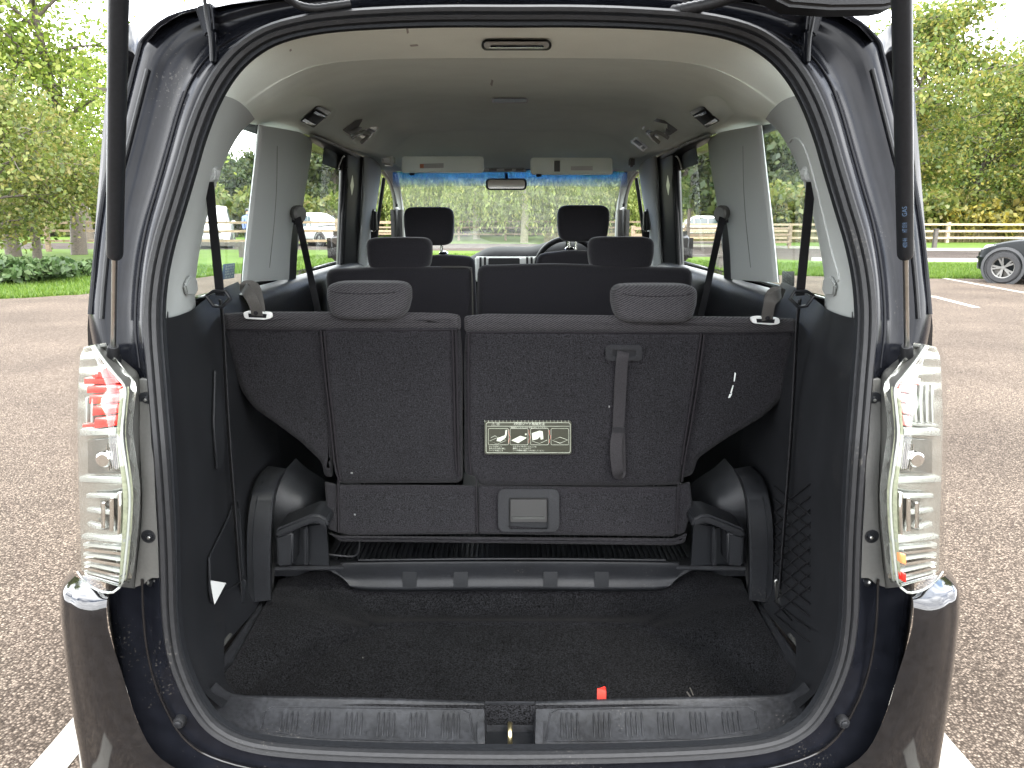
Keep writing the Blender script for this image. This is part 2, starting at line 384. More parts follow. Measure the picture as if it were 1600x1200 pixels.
def asphalt_mat(name, dark, light, scale, chips=True):
    m = bpy.data.materials.new(name); m.use_nodes = True; t = m.node_tree; b = t.nodes['Principled BSDF']; b.inputs['Roughness'].default_value = .95; b.inputs['Specular IOR Level'].default_value = .06
    g = t.nodes.new('ShaderNodeNewGeometry')
    v = t.nodes.new('ShaderNodeTexVoronoi'); v.inputs['Scale'].default_value = scale; v.inputs['Randomness'].default_value = 1
    r = t.nodes.new('ShaderNodeValToRGB'); e = r.color_ramp.elements
    stops = [(0, dark), (.22, tuple(c * 1.5 for c in dark)), (.45, tuple((a + c) / 2 for a, c in zip(dark, light))), (.8, light), (1, tuple(min(1, c * 1.45) for c in light))]
    while len(e) < len(stops): e.new(.5)
    for i, (p, c) in enumerate(stops): e[i].position = p; e[i].color = (*c, 1)
    sx = t.nodes.new('ShaderNodeSeparateColor')
    t.links.new(g.outputs['Position'], v.inputs['Vector']); t.links.new(v.outputs['Color'], sx.inputs[0]); t.links.new(sx.outputs[0], r.inputs[0])
    # joints between the chips stay dark bitumen
    mr = t.nodes.new('ShaderNodeMapRange'); mr.inputs[1].default_value = .30; mr.inputs[2].default_value = .62; mr.inputs[3].default_value = 0; mr.inputs[4].default_value = .8
    t.links.new(v.outputs['Distance'], mr.inputs[0])
    mixc = t.nodes.new('ShaderNodeMix'); mixc.data_type = 'RGBA'; mixc.inputs['B'].default_value = (*[c * .55 for c in dark], 1)
    t.links.new(mr.outputs[0], mixc.inputs['Factor']); t.links.new(r.outputs[0], mixc.inputs['A'])
    n = t.nodes.new('ShaderNodeTexNoise'); n.inputs['Scale'].default_value = .8; n.inputs['Detail'].default_value = 6
    mr2 = t.nodes.new('ShaderNodeMapRange'); mr2.inputs[1].default_value = .3; mr2.inputs[2].default_value = .7; mr2.inputs[3].default_value = .76; mr2.inputs[4].default_value = 1.16
    t.links.new(g.outputs['Position'], n.inputs['Vector']); t.links.new(n.outputs['Fac'], mr2.inputs[0])
    vm = t.nodes.new('ShaderNodeVectorMath'); vm.operation = 'SCALE'; t.links.new(mixc.outputs['Result'], vm.inputs[0]); t.links.new(mr2.outputs[0], vm.inputs['Scale'])
    t.links.new(vm.outputs[0], b.inputs['Base Color'])
    iv = t.nodes.new('ShaderNodeMath'); iv.operation = 'SUBTRACT'; iv.inputs[0].default_value = 1; t.links.new(v.outputs['Distance'], iv.inputs[1])
    bp = t.nodes.new('ShaderNodeBump'); bp.inputs['Strength'].default_value = .7; bp.inputs['Distance'].default_value = .004
    t.links.new(iv.outputs[0], bp.inputs['Height']); t.links.new(bp.outputs[0], b.inputs['Normal'])
    MATS[name] = m
asphalt_mat('asphalt', (.034, .0262, .0202), (.132, .1065, .084), 130)
asphalt_mat('road_surface', (.034, .0275, .0235), (.076, .063, .055), 40)
def worn_paint():
    m = mat('line_paint', (.66, .63, .54), .8); t = m.node_tree; b = t.nodes['Principled BSDF']
    g = t.nodes.new('ShaderNodeNewGeometry'); n = t.nodes.new('ShaderNodeTexNoise'); n.inputs['Scale'].default_value = 30; n.inputs['Detail'].default_value = 8; n.inputs['Roughness'].default_value = .7
    r = t.nodes.new('ShaderNodeValToRGB'); e = r.color_ramp.elements; e[0].position = .30; e[0].color = (.10, .09, .075, 1); e[1].position = .42; e[1].color = (.20, .192, .17, 1)
    t.links.new(g.outputs['Position'], n.inputs['Vector']); t.links.new(n.outputs['Fac'], r.inputs[0]); t.links.new(r.outputs[0], b.inputs['Base Color'])
    bp = t.nodes.new('ShaderNodeBump'); bp.inputs['Strength'].default_value = .4; bp.inputs['Distance'].default_value = .003
    v = t.nodes.new('ShaderNodeTexVoronoi'); v.inputs['Scale'].default_value = 85; t.links.new(g.outputs['Position'], v.inputs['Vector']); t.links.new(v.outputs['Distance'], bp.inputs['Height']); t.links.new(bp.outputs[0], b.inputs['Normal'])
worn_paint()
MATS['line_paint'].node_tree.nodes['Principled BSDF'].inputs['Specular IOR Level'].default_value = .08
def sheet(name, pts, z, m, kind='structure', parent=None):
    o = mesh(name, [(x, y, z) for x, y in pts], [tuple(range(len(pts)))], m, parent)
    if kind: o['kind'] = kind
    return o
sheet('ground', [(-900, -900), (900, -900), (900, 1500), (-900, 1500)], 0, 'turf')
edge = [(-60, 12.2), (-16, 12.5), (-10.5, 12.7), (-8.9, 12.95), (-8.0, 13.7), (-7.6, 15.0), (-7.5, 17.2), (-7.2, 18.8), (-5, 20.0), (0, 20.2), (5, 19.2), (8, 17.9), (10, 17.4), (16, 17.0), (60, 16.2)]
jit = []
for (a, b), (c, d) in zip(edge, edge[1:]):
    k = max(1, int(math.hypot(c - a, d - b) / .35)) if abs(a) < 17 else 1
    for i in range(k):
        t = i / k; jit.append((a + (c - a) * t, b + (d - b) * t + random.uniform(-.05, .05) * (k > 1)))
jit.append(edge[-1])
park = sheet('car_park', [(60, -60), (-60, -60)][::-1] + jit[::-1], .004, 'asphalt')
road = sheet('service_road', [(-90, 35.0), (-20, 34.0), (-6, 33), (2, 31.5), (10, 25.0), (16, 24.3), (90, 21), (90, 30), (18, 32.2), (8, 37), (0, 41), (-20, 42), (-90, 44)], .004, 'road_surface')
# bay lines
def line(x0, y0, x1, y1, w, parent=park):
    d = Vector((x1 - x0, y1 - y0)).normalized(); nn = Vector((-d.y, d.x)) * w / 2; k = max(2, int(math.hypot(x1 - x0, y1 - y0) / .12)); k = min(k, 60)
    L1 = []; L2 = []
    for i in range(k + 1):
        t = i / k; x, y = x0 + (x1 - x0) * t, y0 + (y1 - y0) * t; j1, j2 = random.uniform(.93, 1.05), random.uniform(.93, 1.05)
        L1.append((x + nn.x * j1, y + nn.y * j1)); L2.append((x - nn.x * j2, y - nn.y * j2))
    o = mesh('bay_line', [(x, y, .008) for x, y in L1 + L2], [(i, i + 1, k + 2 + i, k + 1 + i) for i in range(k)], 'line_paint', parent)
    return o
a = PZ(80, 1200); b = PZ(1490, 1200)
for xx in (a.x, b.x): line(xx, .9, xx, 5.6, .10)
for px0, py0, px1, py1 in ((1474, 435, 1640, 465), (1455, 463, 1526, 481)):
    q0, q1 = PZ(px0, py0), PZ(px1, py1); line(q0.x, q0.y, q1.x, q1.y, .13)
line(14.5, -4, 14.5, .8, .1); line(-14.5, 2, -14.5, 6, .1)
for x in (-9.5, -7, 7.2): line(x, 24.6 + (x < 0) * 11.2, x + 1.6, 29 + (x < 0) * 11.2, .11, road)
for (x0, y0), (x1, y1) in (((10, 24.7), (16, 24.0)), ((16, 24.0), (40, 22.9)), ((8, 37.3), (18, 32.5)), ((18, 32.5), (40, 31.6))):
    d = Vector((x1 - x0, y1 - y0, 0)); n = Vector((-d.y, d.x, 0)).normalized() * .07
    A = Vector((x0, y0, -.02)); B = Vector((x1, y1, -.02))
    k = prism('kerb', [A - n, B - n, B + n, A + n], (0, 0, .13), 'concrete', road)

# ---------------------------------------------------------------- vegetation
def leaves_mesh(name, pts, size, material, elong=1.6, seed=0, hang=0.0, var=.35):
    rng = np.random.default_rng(seed); pts = np.asarray(pts); n = len(pts)
    d = rng.normal(size=(n, 3)); d[:, 2] -= hang * 2; d /= np.linalg.norm(d, axis=1)[:, None]
    u = rng.normal(size=(n, 3)); u -= (u * d).sum(1)[:, None] * d; u /= np.linalg.norm(u, axis=1)[:, None]
    s = size * (1 + var * rng.normal(size=n)).clip(.4, 2)
    a = d * (s * elong * .5)[:, None]; b = u * (s * .5)[:, None]
    v = np.stack([pts - a, pts + b - a * .1, pts + a, pts - b - a * .1], 1).reshape(-1, 3)
    me = bpy.data.meshes.new(name); me.vertices.add(4 * n); me.vertices.foreach_set('co', v.ravel())
    me.loops.add(4 * n); me.loops.foreach_set('vertex_index', np.arange(4 * n, dtype=np.int32))
    me.polygons.add(n); me.polygons.foreach_set('loop_start', np.arange(0, 4 * n, 4, dtype=np.int32)); me.polygons.foreach_set('loop_total', np.full(n, 4, np.int32))
    me.update(calc_edges=True); me.materials.append(MATS[material]); return me
def tube_into(vs, fs, path, r0, r1, n=6):
    k0 = len(vs); m = len(path); last = None
    for i, p in enumerate(path):
        t = (path[min(i + 1, m - 1)] - path[max(i - 1, 0)]).normalized(); A = Vector((1, 0, 0)) if abs(t.x) < .8 else Vector((0, 1, 0))
        X = t.cross(A).normalized(); Yv = t.cross(X); r = r0 + (r1 - r0) * i / (m - 1)
        for j in range(n): a = 2 * math.pi * j / n; vs.append(p + X * (r * math.cos(a)) + Yv * (r * math.sin(a)))
    for i in range(m - 1):
        for j in range(n): fs.append((k0 + i * n + j, k0 + i * n + (j + 1) % n, k0 + (i + 1) * n + (j + 1) % n, k0 + (i + 1) * n + j))
def wander(rng, p, d, length, k, wob, grav=0.0):
    path = [p.copy()]; d = d.normalized()
    for _ in range(k):
        d = (d + Vector((rng.gauss(0, wob), rng.gauss(0, wob), rng.gauss(0, wob) - grav))).normalized(); p = p + d * (length / k); path.append(p.copy())
    return path
def tree_meshes(seed, H, base, spread, leaf, lsize, lmat, per=46, nb=15, trunk_r=.17, bark='bark', droop=.02, clump=.42, low=.2):
    rng = random.Random(seed); vs = []; fs = []; pts = []
    tr = wander(rng, Vector((0, 0, -.1)), Vector((rng.uniform(-.05, .05), rng.uniform(-.05, .05), 1)), H * .86, 9, .05)
    tube_into(vs, fs, tr, trunk_r, trunk_r * .2, 9)
    def clumpat(p, k, s):
        for _ in range(k):
            v = Vector((rng.gauss(0, 1), rng.gauss(0, 1), rng.gauss(0, .7))); pts.append(tuple(p + v * s))
    for i in range(nb):
        f = low + (1 - low) * (i + rng.random() * .6) / nb; idx = f * 9; k = min(8, int(idx)); p = tr[k].lerp(tr[k + 1], min(1, idx - k))
        shape = math.sin(math.pi * min(1, (f - low) / (1 - low) * .82 + .18)) ** .6
        a = rng.uniform(0, 2 * math.pi); ln = spread * (.55 + .5 * rng.random()) * max(.35, shape)
        br = wander(rng, p, Vector((math.cos(a), math.sin(a), .35 + .6 * f)), ln, 6, .13, droop)
        tube_into(vs, fs, br, trunk_r * .34 * (1.15 - f * .6), .015, 5)
        for j in range(2, 7):
            for _ in range(2):
                a2 = rng.uniform(0, 2 * math.pi); tw = wander(rng, br[j], (br[j] - br[j - 1]).normalized() * .8 + Vector((math.cos(a2), math.sin(a2), rng.uniform(-.3, .5))), ln * .36, 4, .2, droop * 2)
                tube_into(vs, fs, tw, .02, .005, 3)
                clumpat(tw[2], per // 2, clump * .8); clumpat(tw[4], per, clump)
    clumpat(tr[-1], per * 2, clump * 1.4)
    tm = bpy.data.meshes.new('trunk'); tm.from_pydata([tuple(v) for v in vs], [], fs); tm.update(); tm.materials.append(MATS[bark]); tm.polygons.foreach_set('use_smooth', [True] * len(tm.polygons))
    return tm, leaves_mesh('crown', pts, lsize, lmat, seed=seed)
def willow_meshes(seed, H=8.5, rad=4.2, strands=420):
    rng = random.Random(seed); vs = []; fs = []; pts = []
    tr = wander(rng, Vector((0, 0, -.1)), Vector((0, 0, 1)), H * .6, 6, .04); tube_into(vs, fs, tr, .24, .12, 10)
    for i in range(12):
        a = i * 2.4; br = wander(rng, tr[4 + i % 3], Vector((math.cos(a), math.sin(a), .9)), rad * .95, 6, .1, .05); tube_into(vs, fs, br, .09, .02, 5)
    for i in range(strands):
        r = rad * math.sqrt(rng.random()); a = rng.uniform(0, 2 * math.pi); top = H * (1 - .35 * (r / rad) ** 2) + rng.gauss(0, .25)
        bot = max(.35, rng.uniform(.4, 2.6) if rng.random() < .6 else rng.uniform(2, 5)); sw = rng.gauss(0, .12); z = top; x, y = r * math.cos(a), r * math.sin(a)
        while z > bot:
            z -= rng.uniform(.07, .15); q = (top - z); pts.append((x * (1 + .03 * q) + sw * q * .2 + rng.gauss(0, .06), y * (1 + .03 * q) + rng.gauss(0, .06), z))
    tm = bpy.data.meshes.new('trunk'); tm.from_pydata([tuple(v) for v in vs], [], fs); tm.update(); tm.materials.append(MATS['pale_bark']); tm.polygons.foreach_set('use_smooth', [True] * len(tm.polygons))
    return tm, leaves_mesh('crown', pts, .085, 'leaf_willow', 2.6, seed, hang=1.1)
def shrub_meshes(seed, rx, rz, n, size, lmat):
    rng = random.Random(seed); pts = []; vs = []; fs = []; lob = []
    for i in range(14):
        a = rng.uniform(0, 6.28); r = rx * math.sqrt(rng.random()) * .75; lob.append((r * math.cos(a), r * math.sin(a), rz * rng.uniform(.3, .8), rng.uniform(.25, .45)))
        tube_into(vs, fs, wander(rng, Vector((0, 0, -.05)), Vector((lob[-1][0], lob[-1][1], lob[-1][2])), lob[-1][2] * 1.1, 4, .1), .03, .008, 4)
    for i in range(n):
        x, y, z, s = rng.choice(lob); v = Vector((rng.gauss(0, 1), rng.gauss(0, 1), rng.gauss(0, 1))).normalized() * (rng.random() ** .4) * s
        pts.append((x + v.x * rx, y + v.y * rx, max(.03, z + v.z * rz)))
    tm = bpy.data.meshes.new('stem'); tm.from_pydata([tuple(v) for v in vs], [], fs); tm.update(); tm.materials.append(MATS['bark'])
    return tm, leaves_mesh('crown', pts, size, lmat, seed=seed)
def plant(name, meshes, x, y, label, cat='tree', group=None, s=1.0, rz=0.0, trunk='trunk', sz=None):
    e = empty(name, (x, y, 0), label, cat, group, rz); e.scale = (s, s, sz or s)
    for nm, me in zip((trunk, 'crown'), meshes):
        o = bpy.data.objects.new(nm, me); C.objects.link(o); o.parent = e
    return e
T_haw = tree_meshes(1, 5.0, 0, 2.9, 0, .075, 'leaf_olive', per=58, nb=18, low=.24, droop=.035, clump=.46, trunk_r=.16)
T_lime = tree_meshes(2, 13, 0, 4.6, 0, .11, 'leaf_lime', per=36, nb=22, low=.18, clump=.6, trunk_r=.30)
T_maple = tree_meshes(3, 12, 0, 5.2, 0, .115, 'leaf_maple', per=66, nb=24, low=.27, droop=.07, clump=.52, trunk_r=.28)
T_wood = tree_meshes(4, 9.5, 0, 3.6, 0, .26, 'leaf_dark', per=40, nb=18, low=.08, clump=.55, trunk_r=.2)
T_young = tree_meshes(5, 6.5, 0, 2.2, 0, .17, 'leaf_dark', per=22, nb=14, low=.3, clump=.35, trunk_r=.09)
T_will = willow_meshes(6); T_will2 = willow_meshes(16, 7.6, 4.6, 430)
T_shr = shrub_meshes(7, 2.2, 1.9, 2600, .17, 'leaf_yellow'); T_shr2 = shrub_meshes(8, 2.4, 2.6, 2600, .19, 'leaf_olive'); T_bram = shrub_meshes(9, 1.5, .62, 2600, .12, 'leaf_bramble')

def ax(px, Y): return (px - CX) / F * (Y * CP + HC * SP)
# left of the car
plant('hawthorn_tree', T_haw, ax(-15, 20.5), 20.5, 'low olive-green bushy tree with branches down to the verge beside the bramble')
plant('hawthorn_tree', T_haw, ax(60, 24.5), 24.5, 'bushy olive-green tree with a forked brown trunk on the grass verge', rz=2.1, s=.95)
plant('lime_tree', T_lime, ax(124, 29), 29, 'tall bright green tree with thick trunk on the verge by the service road', rz=.6)
plant('lime_tree', T_lime, ax(8, 27), 27.5, 'tall airy light green tree rising behind the low olive tree', rz=4.0, s=.92)
plant('lime_tree', T_lime, ax(40, 38), 38.0 + 6, 'tall light green tree behind the service road, beyond the bushy verge trees', rz=2.6, s=.9)
for i, (px, Y, s) in enumerate(((-30, 16.0, 1.0), (48, 16.4, .85), (100, 17.6, .62))):
    plant('bramble_bush', T_bram, ax(px, Y), Y, ('large dark green bramble clump under the low olive tree', 'middle-sized dark bramble clump on the verge between two others', 'small dark bramble clump in front of the thick tree trunk')[i], 'bush', 'brambles under the verge trees', s, i * 1.3, 'stem')
# right of the car
plant('maple_tree', T_maple, ax(1655, 44), 44, 'big spreading green tree with yellowing leaves behind the pale fence', rz=1.0)
plant('maple_tree', T_maple, ax(1500, 50), 50, 'tall green tree with yellow tips standing among the scrub behind the pale fence', rz=3.3, s=.98)
plant('maple_tree', T_maple, ax(1375, 33.5), 33.5, 'tall dense tree whose crown rises behind the open tailgate strut', rz=4.4, s=.95)
for i, (px, Y, t, s, lb) in enumerate(((1455, 46, T_shr2, 1.1, 'olive shrub'), (1490, 45, T_shr, 1.0, 'yellow-green shrub'), (1530, 46, T_shr2, 1.0, ''), (1560, 45, T_shr, 1.25, ''), (1600, 45.5, T_shr, 1.15, ''), (1640, 46, T_shr2, 1.2, ''), (1425, 46, T_shr2, 1.2, ''), (1220, 47, T_shr2, 1.3, ''))):
    y_ = t is T_shr
    plant('scrub_bush', t, ax(px, Y), Y, 'yellowing bush in the scrub behind the pale rail fence' if y_ else 'olive green bush in the scrub behind the pale rail fence', 'bush', 'yellow scrub behind the fence' if y_ else 'green scrub behind the fence', s, i * 1.7, 'stem')
plant('young_tree', T_young, ax(1072, 33), 33, 'slim young tree with thin trunk beyond the service road', rz=.4)
plant('young_tree', T_young, ax(1052, 36), 36, 'slim young tree with two thin limbs behind its twin by the road', rz=1.9, s=1.05)
# ahead of the car
plant('willow_tree', T_will, ax(819, 43), 43, 'weeping willow with pale upright trunk ahead of the windscreen', s=1.0)
plant('willow_tree', T_will2, ax(745, 50), 50, 'weeping willow with curtains of leaves behind the post and rail fence', rz=1.2)
plant('willow_tree', T_will2, ax(905, 49), 49, 'weeping willow with yellowish hanging strands beyond the steering wheel', rz=2.5, s=1.02)
plant('willow_tree', T_will, ax(668, 53), 54, 'weeping willow beside the dark wood, partly behind the front headrest', rz=3.4, s=1.08)
plant('willow_tree', T_will, ax(975, 54), 54, 'weeping willow at the edge of the windscreen near the pillar', rz=5.0, s=1.05)
# far wood
rng = random.Random(21)
for i in range(44):
    px = -60 + i * 40 + rng.uniform(-12, 12); Y = rng.uniform(62, 80)
    if 1030 < px < 1110: Y += 25
    plant('woodland_tree', T_wood, ax(px, Y), Y, 'dark green tree in the wood along the far edge of the park', 'tree', 'trees of the far wood', rng.uniform(.95, 1.3) * (.62 if px < 420 else .8 if px < 620 else 1), rng.uniform(0, 6.28))
for i in range(30):
    px = -40 + i * 58 + rng.uniform(-15, 15); Y = rng.uniform(56, 60)
    plant('hedge_bush', T_shr2, ax(px, Y), Y, 'rounded green bush in the hedge before the far wood', 'bush', 'hedge bushes before the far wood', rng.uniform(1.0, 1.5), rng.uniform(0, 6.28), 'stem')
# grass blades on the verges in view
def blades(name, regions, n, h, material):
    rng = np.random.default_rng(3); P_ = []
    for (x0, x1, fy0, fy1, k) in regions:
        x = rng.uniform(x0, x1, k); t = rng.random(k) ** 1.3; y = np.interp(x, [e[0] for e in jit], [e[1] for e in jit]) if fy0 is None else np.full(k, fy0)
        P_.append(np.stack([x, y + .03 + t * (fy1), np.zeros(k)], 1))
    p = np.concatenate(P_); n = len(p); a = rng.uniform(0, 6.28, n); hh = h * (1 + .35 * rng.normal(size=n)).clip(.3, 2); w = .012
    dx = np.stack([np.cos(a) * w, np.sin(a) * w, np.zeros(n)], 1); tip = p + np.stack([rng.normal(0, .035, n), rng.normal(0, .035, n), hh], 1)
    v = np.stack([p - dx, p + dx, tip], 1).reshape(-1, 3)
    me = bpy.data.meshes.new(name); me.vertices.add(3 * n); me.vertices.foreach_set('co', v.ravel()); me.loops.add(3 * n); me.loops.foreach_set('vertex_index', np.arange(3 * n, dtype=np.int32))
    me.polygons.add(n); me.polygons.foreach_set('loop_start', np.arange(0, 3 * n, 3, dtype=np.int32)); me.polygons.foreach_set('loop_total', np.full(n, 3, np.int32)); me.update(calc_edges=True)
    o = link(name, me, material); return o
tag(blades('grass', [(-17, -7, None, 9, 60000), (-7, 6, None, 9, 24000), (6, 17, None, 5.5, 50000)], 0, .075, 'grass_blade'), 'short bright green mown grass on the verges', 'grass', kind='stuff')
tag(blades('dry_grass', [(14, 50, 43.2, 1.2, 12000), (2, 14, 43.2, 1.5, 3000)], 0, .6, 'dry_grass'), 'tall straw-coloured grass along the pale rail fence', 'grass', kind='stuff')
# ================================================================ FENCES
_box = {}
def unitbox(m):
    if m not in _box:
        bm = bmesh.new(); bmesh.ops.create_cube(bm, size=1); bmesh.ops.bevel(bm, geom=bm.edges[:], offset=.04, segments=1, affect='EDGES')
        me = bpy.data.meshes.new('timber'); bm.to_mesh(me); bm.free(); me.materials.append(MATS[m]); _box[m] = me
    return _box[m]
def boxpart(name, me, c, size, rz, parent):
    o = bpy.data.objects.new(name, me); C.objects.link(o); o.parent = parent; o.location = c; o.rotation_euler = (0, 0, rz); o.scale = size; return o
def fence(label, p0, p1, h, rails, m, pw=.13, step=1.9, rh=.10, name='rail_fence'):
    A = Vector((*p0, 0)); B = Vector((*p1, 0)); d = B - A; rz = math.atan2(d.y, d.x); e = empty(name, A, label, 'fence', rz=rz); ln = d.length; k = max(1, round(ln / step)); me = unitbox(m)
    for i in range(k + 1): boxpart('post', me, (ln * i / k, 0, h / 2 - .05), (pw, pw, h + .1), 0, e)
    for z in rails:
        for i in range(k): boxpart('rail', me, (ln * (i + .5) / k, -pw / 2 - .025, z + random.uniform(-.012, .012)), (ln / k - .01, .05, rh), 0, e)
    return e
fence('pale new timber three-rail fence in front of the yellow scrub', (9, 43.0), (46, 42.2), 1.15, (.28, .66, 1.02), 'pale_timber', rh=.12, pw=.17, step=5.4 / 1.0)
fence('weathered brown post and rail fence in front of the parked white cars', (-19.5, 31.6), (-4.2, 31.6), 1.35, (.45, .85, 1.2), 'brown_timber', pw=.17, step=3.2)
fence('brown post and rail fence beneath the weeping willows', (-12, 47.5), (8.5, 46.5), 1.25, (.4, .8, 1.15), 'brown_timber', pw=.14, step=3.0)
fence('dark knee-high timber rail on the grass beside the white car', (ax(380, 27), 27.0), (ax(340, 28.5) - 2.4, 28.5), .55, (.44,), 'dark_timber', pw=.2, step=3.2, rh=.14, name='knee_rail')
fence('dark two-rail timber barrier on the grass strip beyond the sliding door', (4.5, 20.9), (ax(1128, 20.9), 20.9), .84, (.36, .72), 'dark_timber', pw=.28, step=2.0, rh=.07, name='timber_barrier')
fence('dark brown timber fence along the road behind the open scrub', (5.5, 33.6), (13.0, 31.9 + 3), 1.05, (.3, .62, .92), 'brown_timber', pw=.15, step=2.4, name='rail_fence')
# dark bollard by the pale fence
b = empty('wooden_bollard', (ax(1471, 33), 33.6, 0), 'short dark wooden post standing on the grass before the pale fence', 'bollard')
boxpart('post', unitbox('dark_timber'), (0, 0, .42), (.16, .16, .9), 0, b); boxpart('cap', unitbox('dark_timber'), (0, 0, .89), (.19, .19, .05), 0, b)
# far white marker posts beyond the left trees
for px in (137, 144):
    o = empty('marker_post', (ax(px, 52), 52, 0), 'slim white post on the grass beyond the thick tree trunk', 'post', 'white posts beyond the trees')
    boxpart('shaft', unitbox('plate_white'), (0, 0, 1.1), (.12, .12, 2.2), 0, o); boxpart('foot', unitbox('concrete'), (0, 0, .03), (.3, .3, .1), 0, o)

# ================================================================ PARKED VEHICLES
def wheel(parent, x, y, r, w, side, spokes=5):
    hub = empty('wheel', (0, 0, 0), None, None); hub.parent = parent; hub.location = (x, y, r); hub.rotation_euler = (0, 0, 0)
    M = Matrix.Rotation(math.pi / 2 * (-side), 4, 'X')
    t = lathe('tyre', [(r * .64, -w / 2), (r * .90, -w / 2), (r, -w * .36), (r, w * .36), (r * .90, w / 2), (r * .66, w / 2), (r * .62, w * .3)], 'tyre', None, 28, M); t.parent = hub
    bm = bmesh.new()
    for i in range(spokes):
        a = 2 * math.pi * i / spokes
        for da in (-.17, .17):
            c = math.cos(a + da); s = math.sin(a + da); c1, s1 = math.cos(a), math.sin(a); q = r * .055
            vs = [bm.verts.new((r * .1 * c1 - q * s, r * .1 * s1 + q * c, w * .40)), bm.verts.new((r * .1 * c1 + q * s, r * .1 * s1 - q * c, w * .40)), bm.verts.new((r * .63 * c + q * s, r * .63 * s - q * c, w * .44)), bm.verts.new((r * .63 * c - q * s, r * .63 * s + q * c, w * .44))]
            f = bm.faces.new(vs); g = bmesh.ops.extrude_face_region(bm, geom=[f]); bmesh.ops.translate(bm, verts=[v for v in g['geom'] if isinstance(v, bmesh.types.BMVert)], vec=(0, 0, -.03))
    bmesh.ops.transform(bm, matrix=M, verts=bm.verts[:])
    sp = fromb('spoke_set', bm, 'alloy', None); sp.parent = hub
    k = lathe('rim', [(.001, w * .42), (r * .13, w * .42), (r * .14, w * .2), (r * .56, w * .1), (r * .60, w * .44), (r * .66, w * .47), (r * .67, w * .3)], 'alloy', None, 28, M); k.parent = hub
    d = lathe('brake_disc', [(.001, w * .08), (r * .58, w * .08)], 'dark_plastic', None, 20, M); d.parent = hub
    return hub
def parked_car(name, label, x, y, rz, paint, Ln, W, H, rw, plate=None, cat='car', blunt=.28, z0=0.0):
    e = empty(name, (x, y, z0), label, cat, rz=rz); w = W / 2; belt = H * .60; hood = H * .58
    def sec(X, zb, zt, hw, cr_):
        pts = [(0, zb), (hw * .8, zb), (hw * .95, zb + .06), (hw, zb + .28), (hw * 1.0, (zb + zt) * .55), (hw * .975, zt - .09), (hw * .90, zt - .01), (hw * .5, zt + cr_ * .7), (0, zt + cr_)]
        full = [(-a, b) for a, b in pts[::-1][:-1]] + pts
        return [Vector((X, a, b)) for a, b in full]
    f = Ln / 2
    prof = [(-f, .42, belt * .86, .80), (-f + .05, .30, belt * .95, .90), (-f + .3, .24, belt, .97), (-f + 1.0, .22, belt, 1), (0, .22, belt * .99, 1), (f * .42, .22, belt * .975, 1), (f * .62, .22, hood, .99), (f * .84, .23, hood * .90, .94), (f - .08, .26, hood * .80, .82), (f, .36, hood * .66, .70)]
    rows = [sec(X, zb, zt, w * k, .03) for X, zb, zt, k in prof]
    o = loft('body', rows, paint, None, 3, 2); o.parent = e
    for X, row in ((f, rows[-1]), (-f, rows[0])):
        c = mesh('end_panel', row, [tuple(range(len(row)))], paint); c.parent = e
    # greenhouse: windscreen, roof, tail
    def gs(X, zt, hwb, hwt):
        zb = belt - .03; return [Vector((X, a, b)) for a, b in ((-hwb, zb), (-hwb * .55 - hwt * .45, (zb + zt) * .5), (-hwt, zt - .06), (-hwt * .85, zt), (0, zt + .03), (hwt * .85, zt), (hwt, zt - .06), (hwb * .55 + hwt * .45, (zb + zt) * .5), (hwb, zb))]
    xf, xr = f * .58, -f + .12
    gh = [gs(xr, belt + .12, w * .86, w * .80), gs(xr + .22, H - .12, w * .92, w * .74), gs(xr + .7, H - .02, w * .93, w * .76), gs(0, H, w * .93, w * .77), gs(xf - .95, H - .03, w * .93, w * .76), gs(xf - .35, belt + (H - belt) * .55, w * .92, w * .80), gs(xf, belt + .04, w * .88, w * .84)]
    o = loft('cabin', gh, paint, None, 3, 2); o.parent = e
    # glass
    def pane(nm, pts, mt='car_glass', th=.012):
        n = (pts[1] - pts[0]).cross(pts[2] - pts[0]).normalized(); c = sum(pts, Vector()) / len(pts)
        if n.dot(c - Vector((0, 0, H * .6))) < 0: n = -n
        q = prism(nm, [p + n * .012 for p in pts], n * th, mt); q.parent = e; return q
    for s in (-1, 1):
        yb, yt = s * w * .93, s * w * .80
        for xa, xb in ((xr + .42, -.42), (-.36, .52), (.58, xf - .38)):
            top = H - .13; xb2 = xb if xb < xf - .5 else xf - 1.05 + .25; xb2 = max(xb2, xa + .12)
            pane('side_window', [Vector((xa, yb, belt + .03)), Vector((xb, yb, belt + .03)), Vector((xb2, yt, top)), Vector((xa, yt, top))])
        m_ = rbox('door_mirror', (xf - .42, s * (w + .08), belt + .06), (.14, .2, .14), paint, None, .04); m_.parent = e
        hl = prism('headlamp', [Vector((f - .10, s * w * .62, hood * .72)), Vector((f - .16, s * w * .80, hood * .74)), Vector((f - .42, s * w * .93, hood * .86)), Vector((f - .20, s * w * .68, hood * .84))], (.07, s * .03, .02), 'headlamp', None, .01); hl.parent = e
        tl = rbox('tail_lamp', (-f + .04, s * w * .80, belt * .85), (.1, .14, .26), 'lamp_red', None, .02); tl.parent = e
        for X in (f * .72, -f * .62):
            wheel(e, X, s * (w - .10), rw, .22, s)
            ar = lathe('wheel_arch', [(rw * .9, -.01), (rw * 1.13, -.01), (rw * 1.24, .012), (rw * 1.24, .035), (rw * 1.08, .04), (rw * 1.06, -.02)], 'car_trim', None, 32, Matrix.Translation((X, s * (w - .02), rw * 1.03)) @ Matrix.Rotation(-math.pi / 2 * s, 4, 'X')); ar.parent = e
        sk = rbox('side_skirt', (0, s * (w - .02), .30), (Ln * .46, .06, .14), 'car_trim', None, .02); sk.parent = e
